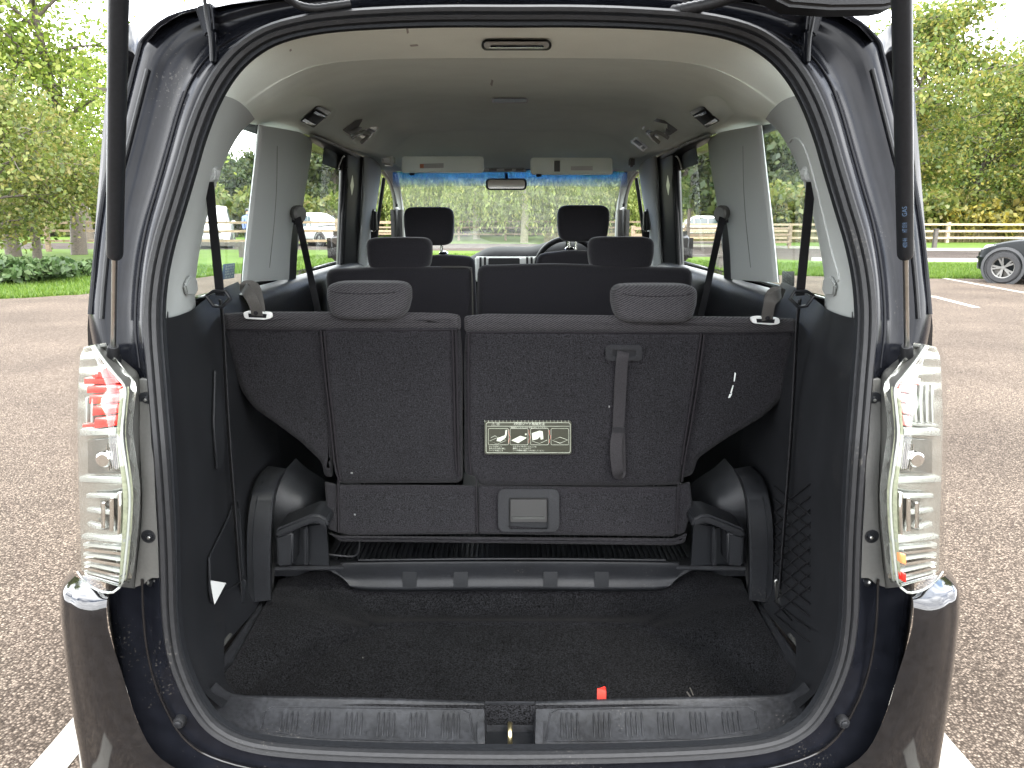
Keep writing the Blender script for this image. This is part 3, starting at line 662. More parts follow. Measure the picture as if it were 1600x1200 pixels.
    ws = pane('windscreen', [Vector((xf - .04, -w * .80, belt + .06)), Vector((xf - .04, w * .80, belt + .06)), Vector((xf - .92, w * .70, H - .07)), Vector((xf - .92, -w * .70, H - .07))])
    g = rbox('grille', (f - .02, 0, hood * .68), (.09, w * 1.05, .12), 'car_trim', None, .02); g.parent = e
    g = rbox('air_intake', (f - .01, 0, .36), (.09, w * 1.25, .16), 'car_trim', None, .02); g.parent = e
    bp = rbox('bumper', (f - .02, 0, .53), (.13, w * 1.4, .13), paint, None, .04); bp.parent = e
    pl = rbox('number_plate', (f + .05, 0, .50), (.02, .52, .115), 'plate_white', None, .004); pl.parent = e
    if plate:
        me = textmesh(plate, .10); M = Matrix(((0, 0, 1, f + .063), (1, 0, 0, 0), (0, 1, 0, .50), (0, 0, 0, 1))); me.transform(M); t = link('plate_writing', me, 'car_trim'); t.parent = pl
    return e
parked_car('parked_car', 'white family car with black grille parked nose-on behind the timber fence', ax(326, 35.5), 36.2, R(-72), 'white_car', 4.3, 1.82, 1.92, .33, 'WL58 KZL')
parked_car('parked_car', 'second white car with dark number plate area, parked further along the fence', ax(470, 36), 38.6, R(-38), 'silver_car', 4.4, 1.8, 1.62, .33, 'WN12 OXA')
_w = PZ(1566, 443); _h = Vector((math.cos(R(128)), math.sin(R(128)))); suv = (_w.x - _h.x * 1.566 + _h.y * .81, _w.y - _h.y * 1.566 - _h.x * .81)
parked_car('parked_car', 'black crossover car with grey alloy wheels standing on the car park by the grass', *suv, R(128), 'black_car', 4.35, 1.82, 1.62, .345)
parked_car('parked_car', 'distant white estate car parked beyond the slim young trees', ax(1092, 52), 52, R(178), 'white_car', 4.6, 1.8, 1.5, .32)

# ================================================================ PERSON beyond the fence
def person(x, y, rz):
    e = empty('person', (x, y, 0), 'person in a blue top walking behind the timber fence by the white car', 'person', rz=rz)
    J = {'pel': (0, 0, .95, .15), 'sp': (0, 0, 1.15, .145), 'ch': (.02, 0, 1.36, .165), 'nk': (.03, 0, 1.50, .06), 'hd': (.05, 0, 1.60, .085), 'hd2': (.05, 0, 1.70, .085)}
    E = [('pel', 'sp'), ('sp', 'ch'), ('ch', 'nk'), ('nk', 'hd'), ('hd', 'hd2')]
    for s, n in ((1, 'L'), (-1, 'R')):
        J.update({n + 'sh': (.02, .19 * s, 1.42, .065), n + 'el': (-.06 * s, .25 * s, 1.14, .05), n + 'wr': (.12 + .05 * s, .24 * s, .95, .036), n + 'hn': (.16 + .05 * s, .23 * s, .87, .038), n + 'hp': (0, .10 * s, .90, .10), n + 'kn': (.12 * s, .11 * s, .50, .07), n + 'an': (.10 * s - .06, .11 * s, .09, .045), n + 'to': (.10 * s + .13, .12 * s, .035, .035)})
        E += [('ch', n + 'sh'), (n + 'sh', n + 'el'), (n + 'el', n + 'wr'), (n + 'wr', n + 'hn'), ('pel', n + 'hp'), (n + 'hp', n + 'kn'), (n + 'kn', n + 'an'), (n + 'an', n + 'to')]
    ks = list(J); me = bpy.data.meshes.new('body'); me.from_pydata([J[k][:3] for k in ks], [(ks.index(a), ks.index(b)) for a, b in E], [])
    o = bpy.data.objects.new('body', me); C.objects.link(o); o.parent = e
    sk = o.modifiers.new('skin', 'SKIN'); me_sv = me.skin_vertices[0].data
    for i, k in enumerate(ks): me_sv[i].radius = (J[k][3], J[k][3])
    me_sv[0].use_root = True
    o.modifiers.new('sub', 'SUBSURF').levels = 2; o.modifiers['sub'].render_levels = 2
    m = mat('person_cloth', (.1, .1, .1), .9); t = m.node_tree; g = t.nodes.new('ShaderNodeTexCoord'); sx = t.nodes.new('ShaderNodeSeparateXYZ'); r = t.nodes.new('ShaderNodeValToRGB'); r.color_ramp.interpolation = 'CONSTANT'
    for pos, c in ((.06, (.04, .045, .07)), (.52, (.13, .17, .36)), (.86, (.5, .29, .2))):
        el = r.color_ramp.elements.new(pos); el.color = (*c, 1)
    r.color_ramp.elements[0].color = (.05, .05, .05, 1); r.color_ramp.elements[-1].color = (.5, .29, .2, 1)
    mr = t.nodes.new('ShaderNodeMath'); mr.operation = 'DIVIDE'; mr.inputs[1].default_value = 1.8
    t.links.new(g.outputs['Object'], sx.inputs[0]); t.links.new(sx.outputs['Z'], mr.inputs[0]); t.links.new(mr.outputs[0], r.inputs[0]); t.links.new(r.outputs[0], t.nodes['Principled BSDF'].inputs['Base Color'])
    me.materials.append(m)
    h = lathe('hair', [(.001, .115), (.06, .1), (.098, .04), (.1, -.02), (.085, -.04)], 'car_trim', None, 16, Matrix.Translation((.035, 0, 1.70))); h.parent = e
person(ax(391, 33.5), 33.5, R(-60))
# ================================================================ THE PEOPLE CARRIER: BODY
CAR = empty('people_carrier', (0, 3.5, 0), 'black people carrier with tailgate open, folding seats and empty luggage well showing', 'car')
def both(fn):
    for s in (-1, 1): fn(s)
def side(v, s): return v if s < 0 else mir(v)      # measured on the left, mirrored for the right
# --- door seal loop (left half from top to bottom, in picture units)
SEAL = [(797, 22), (700, 22), (600, 25), (500, 33), (430, 49), (385, 74), (352, 108), (326, 152), (305, 205), (288, 262), (270, 322), (254, 376), (243, 428), (238, 480), (239, 530), (243, 580), (248, 640), (253, 700), (258, 770), (262, 840), (264, 900), (266, 960), (273, 1015), (287, 1060), (309, 1104), (337, 1137), (383, 1160), (460, 1172), (600, 1179), (797, 1182)]
half = [PO(a, b) for a, b in SEAL]
loop = half + [mir(v) for v in half[-2:0:-1]]
path = cr(loop, 4, True)
prof = [(-.013, .004), (-.010, -.008), (-.004, -.011), (-.001, -.005), (.002, -.010), (.008, -.012), (.013, -.006), (.013, .006), (.0, .012)]
# outward = away from the middle of the opening
sweep('weatherstrip', path, [(-a, b) for a, b in prof], 'rubber', CAR, True, axis=(0, 1, 0))
sweep('seal_lip', [p + Vector((0, .004, 0)) + (Vector((0, p.y, 1.15)) - p).normalized() * .014 for p in path], [(-.004, -.004), (.004, -.006), (.005, .006), (-.005, .006)], 'dark_plastic', CAR, True, axis=(0, 1, 0))
# --- painted jamb around the opening
OUT = [(797, -30), (700, -29), (600, -26), (500, -20), (400, -6), (330, 8), (262, 26), (222, 58), (212, 84), (196, 148), (178, 222), (163, 282), (152, 352), (144, 425), (138, 490), (150, 560), (165, 620), (165, 690), (165, 760), (165, 830), (165, 900), (168, 960), (180, 1020), (196, 1070), (216, 1130), (250, 1185), (330, 1225), (440, 1245), (600, 1250), (797, 1252)]
fr = [(0.02, .012), (.10, .004), (.18, .006), (.34, .034), (.56, .040), (.74, .036), (.86, .040), (.95, .052), (1.0, .080)]
def jamb(s):
    rows = []
    for i, ((a, b), (c, d)) in enumerate(zip(SEAL, OUT)):
        low = max(0, min(1, (i - 20) / 3.0)); mid = 1 if 14 <= i <= 20 else 0
        row = []
        for f, dy in fr:
            y = dy * (1 - low) + low * (.010 - .004 * f)
            if mid: y = dy
            row.append(side(PO(a + (c - a) * f, b + (d - b) * f, y), s))
        rows.append(row)
    return loft('door_jamb', rows, 'jamb_paint', CAR, 3, 3)
JB = [jamb(-1), jamb(1)]
# rolled edges, weld bead and drip strip along the pillar
for s in (-1, 1):
    for f, dy, r, m, i0, i1, nm in ((.27, .020, .0022, 'jamb_paint', 4, 16, 'jamb_bead'), (.80, .034, .004, 'rubber', 8, 15, 'rub_strip'), (.97, .050, .0045, 'jamb_paint', 5, 15, 'pillar_edge')):
        pts = [side(PO(SEAL[i][0] + (OUT[i][0] - SEAL[i][0]) * f, SEAL[i][1] + (OUT[i][1] - SEAL[i][1]) * f, dy), s) for i in range(i0, i1)]
        tube(nm, cr(pts, 4), r, m, CAR, 8)
    pts = [side(PO(a, b, .0), s) for a, b in ((222, 905), (224, 960), (229, 1010), (240, 1060), (258, 1105), (285, 1150), (330, 1182), (420, 1205), (560, 1215), (797, 1218))]
    tube('jamb_bead', cr(pts, 4), .0025, 'paint', CAR, 8)
    # hinge bracket and torsion arm at the roof corner
    h0 = [PO(a, b, .01) for a, b in ((303, 10), (330, 2), (334, 48), (318, 58))]
    prism('hinge_cover', [side(v, s) for v in h0], (0, .03, 0), 'jamb_paint', CAR, .004)
    tube('hinge_arm', cr([side(v, s) for v in (PO(331, 96, -.005), PO(329, 60, -.012), PO(322, 20, -.02), PO(317, -30, -.03))], 4), .0035, 'dark_plastic', CAR, 8)
    prism('hinge_leaf', [side(PO(a, b, -.004), s) for a, b in ((327, 52), (337, 50), (338, 96), (330, 100))], (0, .012, 0), 'jamb_paint', CAR, .001)
    # buffers and bolts low in the jamb
    JS = Surf(JB[0 if s < 0 else 1])
    for a, b, r in ((283, 1124, .0115),):
        q, n = JS.at(a if s < 0 else mxp(a) + 4, b); d = disc('rubber_buffer', q, n, r, .014, 'rubber', CAR); disc('buffer_cap', q + n * .014, n, r * .55, .003, 'dark_plastic', d)
    q, n = JS.at(235 if s < 0 else mxp(235) - 5, 909); d = disc('bolt', q, n, .0085, .004, 'dark_plastic', CAR); disc('bolt_head', q + n * .004, n, .0045, .003, 'satin_metal', d, 6)

# --- bumper
def bumper(s):
    rows_px = [[(170, 927, -0.015), (146, 921, 0.0), (126, 905, 0.05), (114, 896, 0.11), (116, 880, 0.3)], [(167, 940, -0.04), (140, 944, -0.04), (113, 934, -0.022), (97, 918, 0.035), (103, 905, 0.34)], [(167, 962, -0.046), (138, 968, -0.047), (110, 962, -0.029), (94, 948, 0.028), (101, 936, 0.34)], [(171, 990, -0.045), (142, 1000, -0.046), (113, 996, -0.028), (97, 985, 0.029), (104, 970, 0.34)], [(190, 1050, -0.042), (158, 1058, -0.043), (122, 1056, -0.025), (104, 1046, 0.032), (110, 1030, 0.34)], [(215, 1128, -0.037), (178, 1130, -0.038), (136, 1128, -0.02), (114, 1118, 0.037), (120, 1100, 0.34)], [(252, 1186, -0.033), (208, 1190, -0.033), (150, 1186, -0.015), (123, 1176, 0.042), (130, 1155, 0.34)], [(330, 1226, -0.028), (262, 1250, -0.027), (170, 1262, -0.009), (130, 1250, 0.048), (138, 1225, 0.34)]]
    rows = [[side(PO(*q), s) for q in r] for r in rows_px]
    o = loft('bumper_corner', rows, 'paint', CAR, 4, 5)
    return o
both(bumper)
rows = []
for a, b in ((330, 1226), (440, 1246), (600, 1251), (797, 1253)): rows.append([PO(a, b, -.028), PO(a * .97 + 797 * .03, b + 30, -.030), PO(a, b + 90, -.026), PO(a, b + 170, -.02), PO(a, b + 260, .01)])
rows = rows + [[mir(v) for v in r] for r in rows[-2::-1]]
loft('bumper_face', rows, 'paint', CAR, 3, 3)

# --- tail lamps
LENS = [ # y rows: inner edge -> outer silhouette  (px, py, dy)
    [(146, 541, -.028), (140, 540, -.024), (133, 540, .0), (127, 541, .05), (124, 543, .10)],
    [(160, 562, -.034), (150, 562, -.034), (138, 561, -.008), (126, 560, .045), (118, 560, .10)],
    [(178, 585, -.044), (163, 588, -.046), (143, 588, -.016), (126, 586, .045), (116, 584, .10)],
    [(194, 607, -.052), (174, 612, -.056), (148, 614, -.022), (126, 612, .04), (115, 610, .10)],
    [(192, 640, -.052), (172, 645, -.060), (146, 648, -.026), (125, 646, .04), (114, 642, .10)],
    [(189, 680, -.052), (170, 685, -.060), (145, 688, -.026), (125, 686, .04), (114, 680, .10)],
    [(195, 725, -.052), (174, 730, -.062), (147, 732, -.028), (125, 728, .04), (115, 722, .10)],
    [(201, 770, -.052), (178, 775, -.064), (149, 778, -.028), (126, 772, .04), (116, 766, .10)],
    [(200, 815, -.052), (178, 822, -.064), (150, 824, -.028), (128, 816, .04), (118, 808, .10)],
    [(196, 860, -.052), (176, 870, -.064), (150, 870, -.028), (129, 860, .04), (119, 850, .10)],
    [(191, 905, -.050), (174, 916, -.060), (150, 912, -.026), (130, 898, .04), (120, 886, .10)],
    [(186, 918, -.040), (172, 927, -.046), (150, 922, -.016), (131, 908, .045), (121, 894, .10)]]
LROWS = []
for _j in range(5):
    LROWS.append(cr([Vector(r[_j]) for r in LENS], 8))
def lamp_pt(fu, fv, dep):     # fu 0 inner .. 1 outer ; fv 0 top .. 1 bottom ; dep metres behind the lens
    i = max(0, min(1, fv)) * (len(LROWS[0]) - 1); k = min(len(LROWS[0]) - 2, int(i)); t = i - k
    col = [LROWS[j][k].lerp(LROWS[j][k + 1], t) for j in range(5)]
    j = fu * 4; m = min(3, int(j)); q = j - m
    a, b = col[m], col[m + 1]; pa = col[m - 1] if m > 0 else a * 2 - b; nb2 = col[m + 2] if m < 3 else b * 2 - a
    v = .5 * ((2 * a) + (b - pa) * q + (2 * pa - 5 * a + 4 * b - nb2) * q * q + (3 * a - pa - 3 * b + nb2) * q ** 3)
    p = PO(v[0], v[1], v[2]); return p + Vector((.15 + .9 * fu, 1 - .55 * fu, 0)).normalized() * dep * (1 - .75 * max(0, fu - .35) / .65)
def tail_lamp(s):
    e = empty('tail_lamp', (0, 0, 0), None, None); put(e, CAR)
    if s < 0: e['label'] = 'tail lamp with strong red upper light'
    sd_ = lambda v: side(v, s)
    grid('clear_lens', [[sd_(lamp_pt(j / 16, i / 60, 0)) for j in range(17)] for i in range(61)], 'lens', e)
    nb_ = 46
    # backing with stepped reflector ribs
    rows = []
    for i in range(nb_ + 1):
        fv = i / nb_; rows.append([sd_(lamp_pt(fu, fv, .030 + (.006 if (i // 2) % 2 and .15 < fu < .9 else 0))) for fu in (0, .06, .16, .3, .5, .7, .88, 1)])
    grid('reflector', rows, 'lamp_chrome', e, True, 30)
    # green-tinted light guide along the inner edge
    rows = [[sd_(lamp_pt(fu, fv, d)) for fu, d in ((.02, .014), (.04, .006), (.15, .006), (.165, .016))] for fv in [.27 + .66 * i / 24 for i in range(25)]]
    grid('light_guide', rows, 'lamp_green', e, True, 30)
    def blk(nm, u0, u1, v0, v1, d, th, m, bev=.0015):
        pts = [sd_(lamp_pt(u, v, d)) for u, v in ((u0, v0), (u1, v0), (u1, (v0 + v1) / 2), (u1, v1), (u0, v1), (u0, (v0 + v1) / 2))]
        return prism(nm, pts, Vector((-.5 * s, 1, 0)).normalized() * th * .8, m, e, bev, 1)
    red = 'lamp_red' if s < 0 else 'lamp_red_glare'  # right red paler and narrower: white lens glare put into colour and shape
    # stepped red block at the top
    for k in range(5):
        u0 = .17 + .015 * k; v0 = .20 + .045 * k
        blk('red_element', u0, .76 - .05 * k if s < 0 else .48 - .03 * k, v0, v0 + .038, .010 + .001 * (k % 2), .016, red)
    if s < 0:
        for k in range(4): blk('red_element', .24 + .1 * k, .32 + .1 * k, .13 + .015 * k, .20, .014, .012, red)
    for k in range(4 if s > 0 else 2): blk('light_bar', (.42 if s > 0 else .62) + .09 * k, (.46 if s > 0 else .65) + .09 * k, .235 if s > 0 else .30, .40, .012, .010, 'lamp_white')
    blk('light_bar', .20, .82, .425, .450, .006, .018, 'lamp_white'); blk('light_bar', .15, .78, .405, .418, .010, .012, red if s < 0 else 'lamp_white')
    # projector bay
    blk('bulb_bay', .26, .74, .46, .575, .020, .006, 'lamp_dark')
    q = sd_(lamp_pt(.42, .52, .012)); disc('bulb', q, (0, -1, 0), .013, .010, 'chrome', e)
    for k in range(6): blk('reflector_fin', .24 + .03 * k, .25 + .03 * k, .475, .56, .012, .010, 'chrome', 0)
    blk('light_bar', .15, .84, .585, .605, .006, .02, 'lamp_white')
    for k in range(3):
        blk('light_bar', .22 + .11 * k, .27 + .11 * k, .63 + .012 * k, .76 - .012 * k, .008, .014, 'chrome'); blk('light_bar', .27 + .11 * k, .70, .635 + .045 * k, .650 + .045 * k, .008, .012, 'lamp_white')
    blk('bulb_bay', .22, .60, .655, .75, .024, .004, 'lamp_dark')
    blk('light_bar', .14, .84, .775, .79, .006, .02, 'lamp_white')
    for k in range(9):
        blk('reflector_fin', .16, .80, .800 + .0165 * k, .809 + .0165 * k, .008, .014, 'chrome' if k % 2 else 'lamp_white', 0)
    blk('bulb_bay', .14, .40, .80, .94, .024, .004, 'lamp_dark' if s < 0 else 'lamp_white')
    if s > 0:
        blk('amber_element', .16, .28, .815, .845, .005, .01, 'lamp_amber'); blk('red_element', .17, .27, .87, .90, .005, .01, 'lamp_red')
    edge_ = [sd_(lamp_pt(0.0, i / 40, .002)) for i in range(41)] + [sd_(lamp_pt(j / 10, 1.0, .002)) for j in range(1, 11)]
    tube('lens_rim', edge_, .0022, 'lamp_white', e, 8)
    e2 = [sd_(lamp_pt(0.012, i / 40, -.001)) for i in range(41)]
    # gasket side wall from the lens edge forward to the pillar
    fc = cr([Vector(q) for q in ((156, 537, .05), (178, 552, .04), (203, 571, .035), (218, 590, .014), (219, 640, .012), (219, 684, .012), (220, 728, .012), (222, 772, .012), (221, 818, .012), (216, 868, .012), (211, 919, .012))], 6)
    rows = []
    for i in range(len(fc)):
        t_ = i / (len(fc) - 1); a3 = sd_(lamp_pt(0, t_, .003)); q = fc[i]; b3 = sd_(PO(q.x, q.y, q.z)); m3 = sd_(PO(q.x - 4, q.y, q.z - .014))
        rows.append([a3, m3, b3])
    loft('side_panel', rows, 'panel_grey', e, 1, 3)
    fl = [(217, 592), (244, 592), (248, 650), (252, 720), (255, 790), (257, 860), (258, 904), (236, 904), (224, 914), (209, 919), (215, 868), (220, 818), (221, 772), (219, 728), (217, 684), (217, 640)]
    pts = [sd_(PO(a - 4 if a > 240 else a, b, .004)) for a, b in fl]
    f = prism('mounting_flange', pts, (0, .012, 0), 'panel_grey', e, .0015, 1)
    for a, b in ((227, 624), (232, 838)):
        c = sd_(PO(a, b, .0045)); disc('screw_recess', c, (0, -1, 0), .0125, .0012, 'dark_plastic', e, 20)
        z = disc('screw', c + Vector((.003 * -s, -.001, 0)), (0, -1, 0), .0062, .005, 'dark_plastic', e)
        disc('screw_head', c + Vector((.003 * -s, -.0055, 0)), (0, -1, 0), .003, .002, 'satin_metal', e, 6)
both(tail_lamp)

# --- gas struts
def gas_strut(s):
    A = side(P(177, 556, 1.235), s); B = side(P(185, 0, .95), s); d = (B - A).normalized(); top = A + (B - A) * 1.62; mid = side(P(182, 383, 1.155), s)
    t = ((mid - A).dot(d)); mid = A + d * t
    e = empty('gas_strut', (0, 0, 0), None, None); put(e, CAR)
    tube('piston_rod', [A, A + d * (t + .04)], .0042, 'satin_metal', e, 12)
    sweep('cylinder', [mid, mid + d * .004, mid + d * .010, top], circ(.0118, 18), 'dark_plastic', e, scale=[.85, .97, 1, 1])
    disc('ball_joint', A - d * .004, d, .010, .028, 'rubber', e); disc('ball_cap', A - d * .012, d, .013, .012, 'dark_plastic', e)
    disc('ball_joint', top + d * .02, -d, .010, .024, 'rubber', e)
    if s > 0:
        for k in range(3):
            q = mid + d * (.035 + .028 * k); n = (O - q).normalized(); n = (n - d * n.dot(d)).normalized()
            writing('strut_writing', ('4030 4H', 'HT 0318', 'GAS')[k], .009, q + n * .0122, n, Vector((-1, 0, 0)).cross(n) if False else n.cross(d), 'blue_print', e, .017)
    return top
TOPS = [gas_strut(-1), gas_strut(1)]
# --- raised tailgate overhead
tg = empty('tailgate', (0, 0, 0), None, None); put(tg, CAR)
y1, z1 = 1.33, 1.835; zt = TOPS[0].z + .05; yt = TOPS[0].y
sl = (zt - z1) / (y1 - yt)
def gate(y, x): return Vector((x, y, z1 + (y1 - y) * sl - .03 * (x / .75) ** 2))
ys = [y1, 1.15, .95, .75, .55, .35, .15, -.05, -.1]
def gsheet(nm, x0, x1, ya, yb, off, m, th):
    rows = [[gate(ya + (yb - ya) * i / 8, x0 + (x1 - x0) * j / 8) + Vector((0, 0, off)) for j in range(9)] for i in range(9)]
    return grid(nm, rows, m, tg, True, None, thick=th)
gsheet('gate_upper_panel', -.72, .72, y1, .86, .03, 'paint', .05); gsheet('gate_side_panel', -.76, -.60, .86, .30, .03, 'paint', .05); gsheet('gate_side_panel', .60, .76, .86, .30, .03, 'paint', .05)
gsheet('gate_lower_panel', -.80, .80, .30, -.10, .03, 'paint', .07); gsheet('gate_window', -.60, .60, .86, .30, .03, 'tint_glass', .0)
prism('gate_edge_trim', [P(a, b, 1.18) for a, b in ((1150, -40), (1420, -40), (1404, 8), (1380, 13), (1300, 14), (1235, 9), (1205, -6))], (0, .05, 0), 'rubber', tg, .006)
# wiring conduit at the roof edge
pp = cr([PO(a, b, d) for a, b, d in ((1050, 18, .01), (1072, 14, -.004), (1100, 8, -.016), (1130, 0, -.03), (1165, -12, -.05))], 6)
tube('wiring_conduit', pp, .009, 'rubber', CAR, 10, scale=[1.0 + .13 * (i % 2) for i in range(len(pp))])
pp = cr([PO(a, b, d) for a, b, d in ((446, -6, -.03), (466, 8, -.012), (492, 13, -.006), (520, 10, -.006), (548, 6, .0))], 6)
tube('wiring_conduit', pp, .006, 'rubber', CAR, 10, scale=[1.0 + .13 * (i % 2) for i in range(len(pp))])

# --- outer shell: side skins with window openings, roof, bonnet, floor
YS = [1.42, 1.56, 1.66, 2.46, 2.78, 3.68, 4.02, 4.58, 4.75, 5.20, 5.60, 5.82]
def xo(z, Y):
    a = .846 - .012 * (1.1 - min(1.1, z)) - .14 * max(0, (z - 1.12) / .68) ** 1.25
    if Y > 4.6: a -= .05 * (Y - 4.6) ** 1.5
    if Y < 1.6: a -= .12 * ((1.6 - Y) / .2) * .35
    return a
ZL = [.26, .45, .80, 1.10, 1.19, 1.64, 1.74]
WIN = {(2, 3): 'quarter_window', (4, 5): 'sliding_door_window', (6, 7): 'front_door_window'}
def shell(s):
    e = empty('body_side', (0, 0, 0), None, None); put(e, CAR)
    def pt(Y, z):
        if Y > 4.7: z = min(z, max(.5, 1.10 - .10 * (Y - 4.75)) if z > 1.0 else z)
        return Vector((s * xo(z, Y), Y, z))
    vs = []; fs = []
    for Y in YS:
        for z in ZL: vs.append(pt(Y, z))
    n = len(ZL)
    for i in range(len(YS) - 1):
        for j in range(n - 1):
            if j == 4 and (i, i + 1) in WIN: continue
            if j >= 4 and YS[i] >= 4.58: continue
            fs.append((i * n + j, i * n + j + 1, (i + 1) * n + j + 1, (i + 1) * n + j))
    o = mesh('side_skin', vs, fs, 'paint', e, True, 30); md = o.modifiers.new('thick', 'SOLIDIFY'); md.thickness = .02; md.offset = -1 if s > 0 else 1
    for (i, j), nm in WIN.items():
        Ya, Yb = YS[i] + .0, YS[j]
        rows = [[Vector((s * (xo(z, Y) - .006), Y, z)) for Y in [Ya + (Yb - Ya) * k / 5 for k in range(6)]] for z in [1.19 + .45 * k / 6 for k in range(7)]]
        grid(nm, rows, 'tint_glass' if i < 4 else 'clear_glass', e, True)
    for Yw in (2.02, 4.86):
        rw = .325; M = Matrix.Translation((s * .745, Yw, rw)) @ Matrix.Rotation(math.pi / 2 * s, 4, 'Y')
        lathe('tyre', [(rw * .64, -.10), (rw * .9, -.10), (rw, -.07), (rw, .07), (rw * .9, .1), (rw * .66, .1)], 'tyre', e, 32, M)
        lathe('rim', [(.001, .07), (.05, .07), (.06, .04), (rw * .5, .03), (rw * .62, .085), (rw * .67, .09)], 'alloy', e, 32, M)
both(shell)
rows = []
for Y, z, hw in ((1.36, 1.775, .62), (1.5, 1.80, .68), (2.0, 1.815, .70), (2.8, 1.815, .70), (3.5, 1.79, .69), (3.85, 1.75, .67)):
    rows.append([Vector((hw * k, Y, z - .05 * abs(k) ** 3 - (0.03 if abs(k) == 1 else 0))) for k in (-1, -.9, -.6, -.3, 0, .3, .6, .9, 1)])
loft('roof_panel', rows, 'paint', CAR, 3, 2)
rows = [[Vector((hw * k, Y, z - .04 * k * k)) for k in (-1, -.6, 0, .6, 1)] for Y, z, hw in ((4.9, 1.14, .80), (5.2, 1.08, .80), (5.55, 1.0, .78), (5.78, .85, .74), (5.84, .6, .72), (5.84, .28, .70))]
loft('bonnet', rows, 'paint', CAR, 3, 3)
rbox('floor_pan', (0, 3.75, .30), (1.50, 3.6, .06), 'black_plastic', CAR, .01)
rbox('underbody', (0, 1.62, .27), (1.40, .70, .05), 'black_plastic', CAR, .01)
# ================================================================ THE PEOPLE CARRIER: CABIN LINING
def sym(rowpts): return rowpts + [mir(v) for v in rowpts[-2::-1]]
ST = [ # (px,py,Y) from the left edge to the centre
    [(334, 150, 1.37), (345, 122, 1.36), (366, 92, 1.355), (400, 66, 1.35), (460, 48, 1.35), (560, 38, 1.35), (680, 35, 1.35), (797, 34, 1.35)],
    [(344, 163, 1.46), (360, 138, 1.45), (388, 112, 1.44), (425, 88, 1.44), (480, 70, 1.44), (570, 61, 1.44), (680, 58, 1.44), (797, 57, 1.44)],
    [(362, 180, 1.62), (380, 160, 1.60), (410, 138, 1.58), (450, 116, 1.57), (500, 99, 1.57), (580, 91, 1.57), (690, 88.5, 1.57), (797, 88, 1.57)],
    [(368, 184, 1.68), (386, 166, 1.64), (415, 144, 1.61), (454, 120, 1.595), (503, 101.5, 1.59), (580, 92.5, 1.59), (690, 90, 1.59), (797, 89.5, 1.59)],
    [(380, 191, 1.84), (396, 178, 1.80), (424, 160, 1.76), (460, 134, 1.74), (510, 112, 1.74), (585, 100, 1.74), (692, 97, 1.74), (797, 96, 1.74)],
    [(404, 196, 2.12), (424, 186, 2.06), (450, 168, 2.0), (490, 140, 1.95), (545, 122, 1.92), (610, 115, 1.92), (700, 112, 1.92), (797, 111, 1.92)],
    [(470, 208, 2.50), (486, 203, 2.42), (508, 190, 2.36), (545, 166, 2.34), (590, 154, 2.33), (650, 149, 2.33), (720, 147, 2.33), (797, 146.5, 2.33)],
    [(532, 226, 2.90), (545, 222, 2.84), (562, 208, 2.80), (592, 186, 2.80), (630, 178, 2.80), (680, 175, 2.80), (735, 174, 2.80), (797, 173.5, 2.80)],
    [(594, 247, 3.35), (602, 242, 3.28), (616, 226, 3.24), (640, 209, 3.22), (668, 204.5, 3.20), (705, 203, 3.20), (750, 202.5, 3.20), (797, 202.5, 3.20)],
    [(604, 252, 3.45), (612, 248, 3.40), (624, 235, 3.38), (644, 218, 3.34), (672, 211, 3.32), (708, 209, 3.32), (752, 208.5, 3.32), (797, 208.5, 3.32)],
    [(620, 268, 3.72), (630, 268, 3.72), (645, 267.5, 3.72), (668, 267, 3.72), (695, 266, 3.72), (725, 266, 3.72), (760, 266, 3.72), (797, 266, 3.72)]]
HL = loft('headliner', [sym([P(*q) for q in r]) for r in ST], 'headliner', CAR, 6, 5)
HS = Surf(HL)
def roof_side(s):      # lining between the headliner edge and the outer skin
    rows = []
    for r in ST:
        q = P(*r[0]); rows.append([side(q, s), side(Vector((min(q.x - .02, -(xo(min(q.z, 1.70), max(q.y, 1.6)) - .022)), q.y, min(q.z + .015, 1.70))), s)])
    loft('roof_side_lining', rows, 'headliner', CAR, 4, 2)
both(roof_side)
# interior lamps on the headliner
def on_roof(nm, outline, th, m, parent, lift=.001, bev=.002):
    # front face th proud of the lining towards the viewer's side, body sunk back into it
    cx_ = sum(p[0] for p in outline) / len(outline); cy_ = sum(p[1] for p in outline) / len(outline); d = ray(cx_, cy_).normalized()
    pts = [HS.at(a, b)[0] - ray(a, b).normalized() * th * 1.6 for a, b in outline]
    return prism(nm, pts, d * (th * 1.6 + .01), m, parent, bev, 2)
e = empty('cargo_lamp', (0, 0, 0), None, None); put(e, CAR)
on_roof('lamp_base', rrect(752, 62, 862, 79, 8), .010, 'dark_plastic', e); on_roof('lamp_lens', rrect(756, 65, 858, 76, 5), .017, 'silver_plastic', e); on_roof('lamp_glint', rrect(766, 71, 850, 75, 2), .020, 'chrome', e, 0, .001)
e = empty('room_lamp', (0, 0, 0), None, None); put(e, CAR)
on_roof('lamp_base', rrect(768, 153, 825, 161, 3), .012, 'silver_plastic', e); on_roof('lamp_lens', rrect(771, 154.5, 822, 159.5, 2), .020, 'chrome', e, 0, .001)
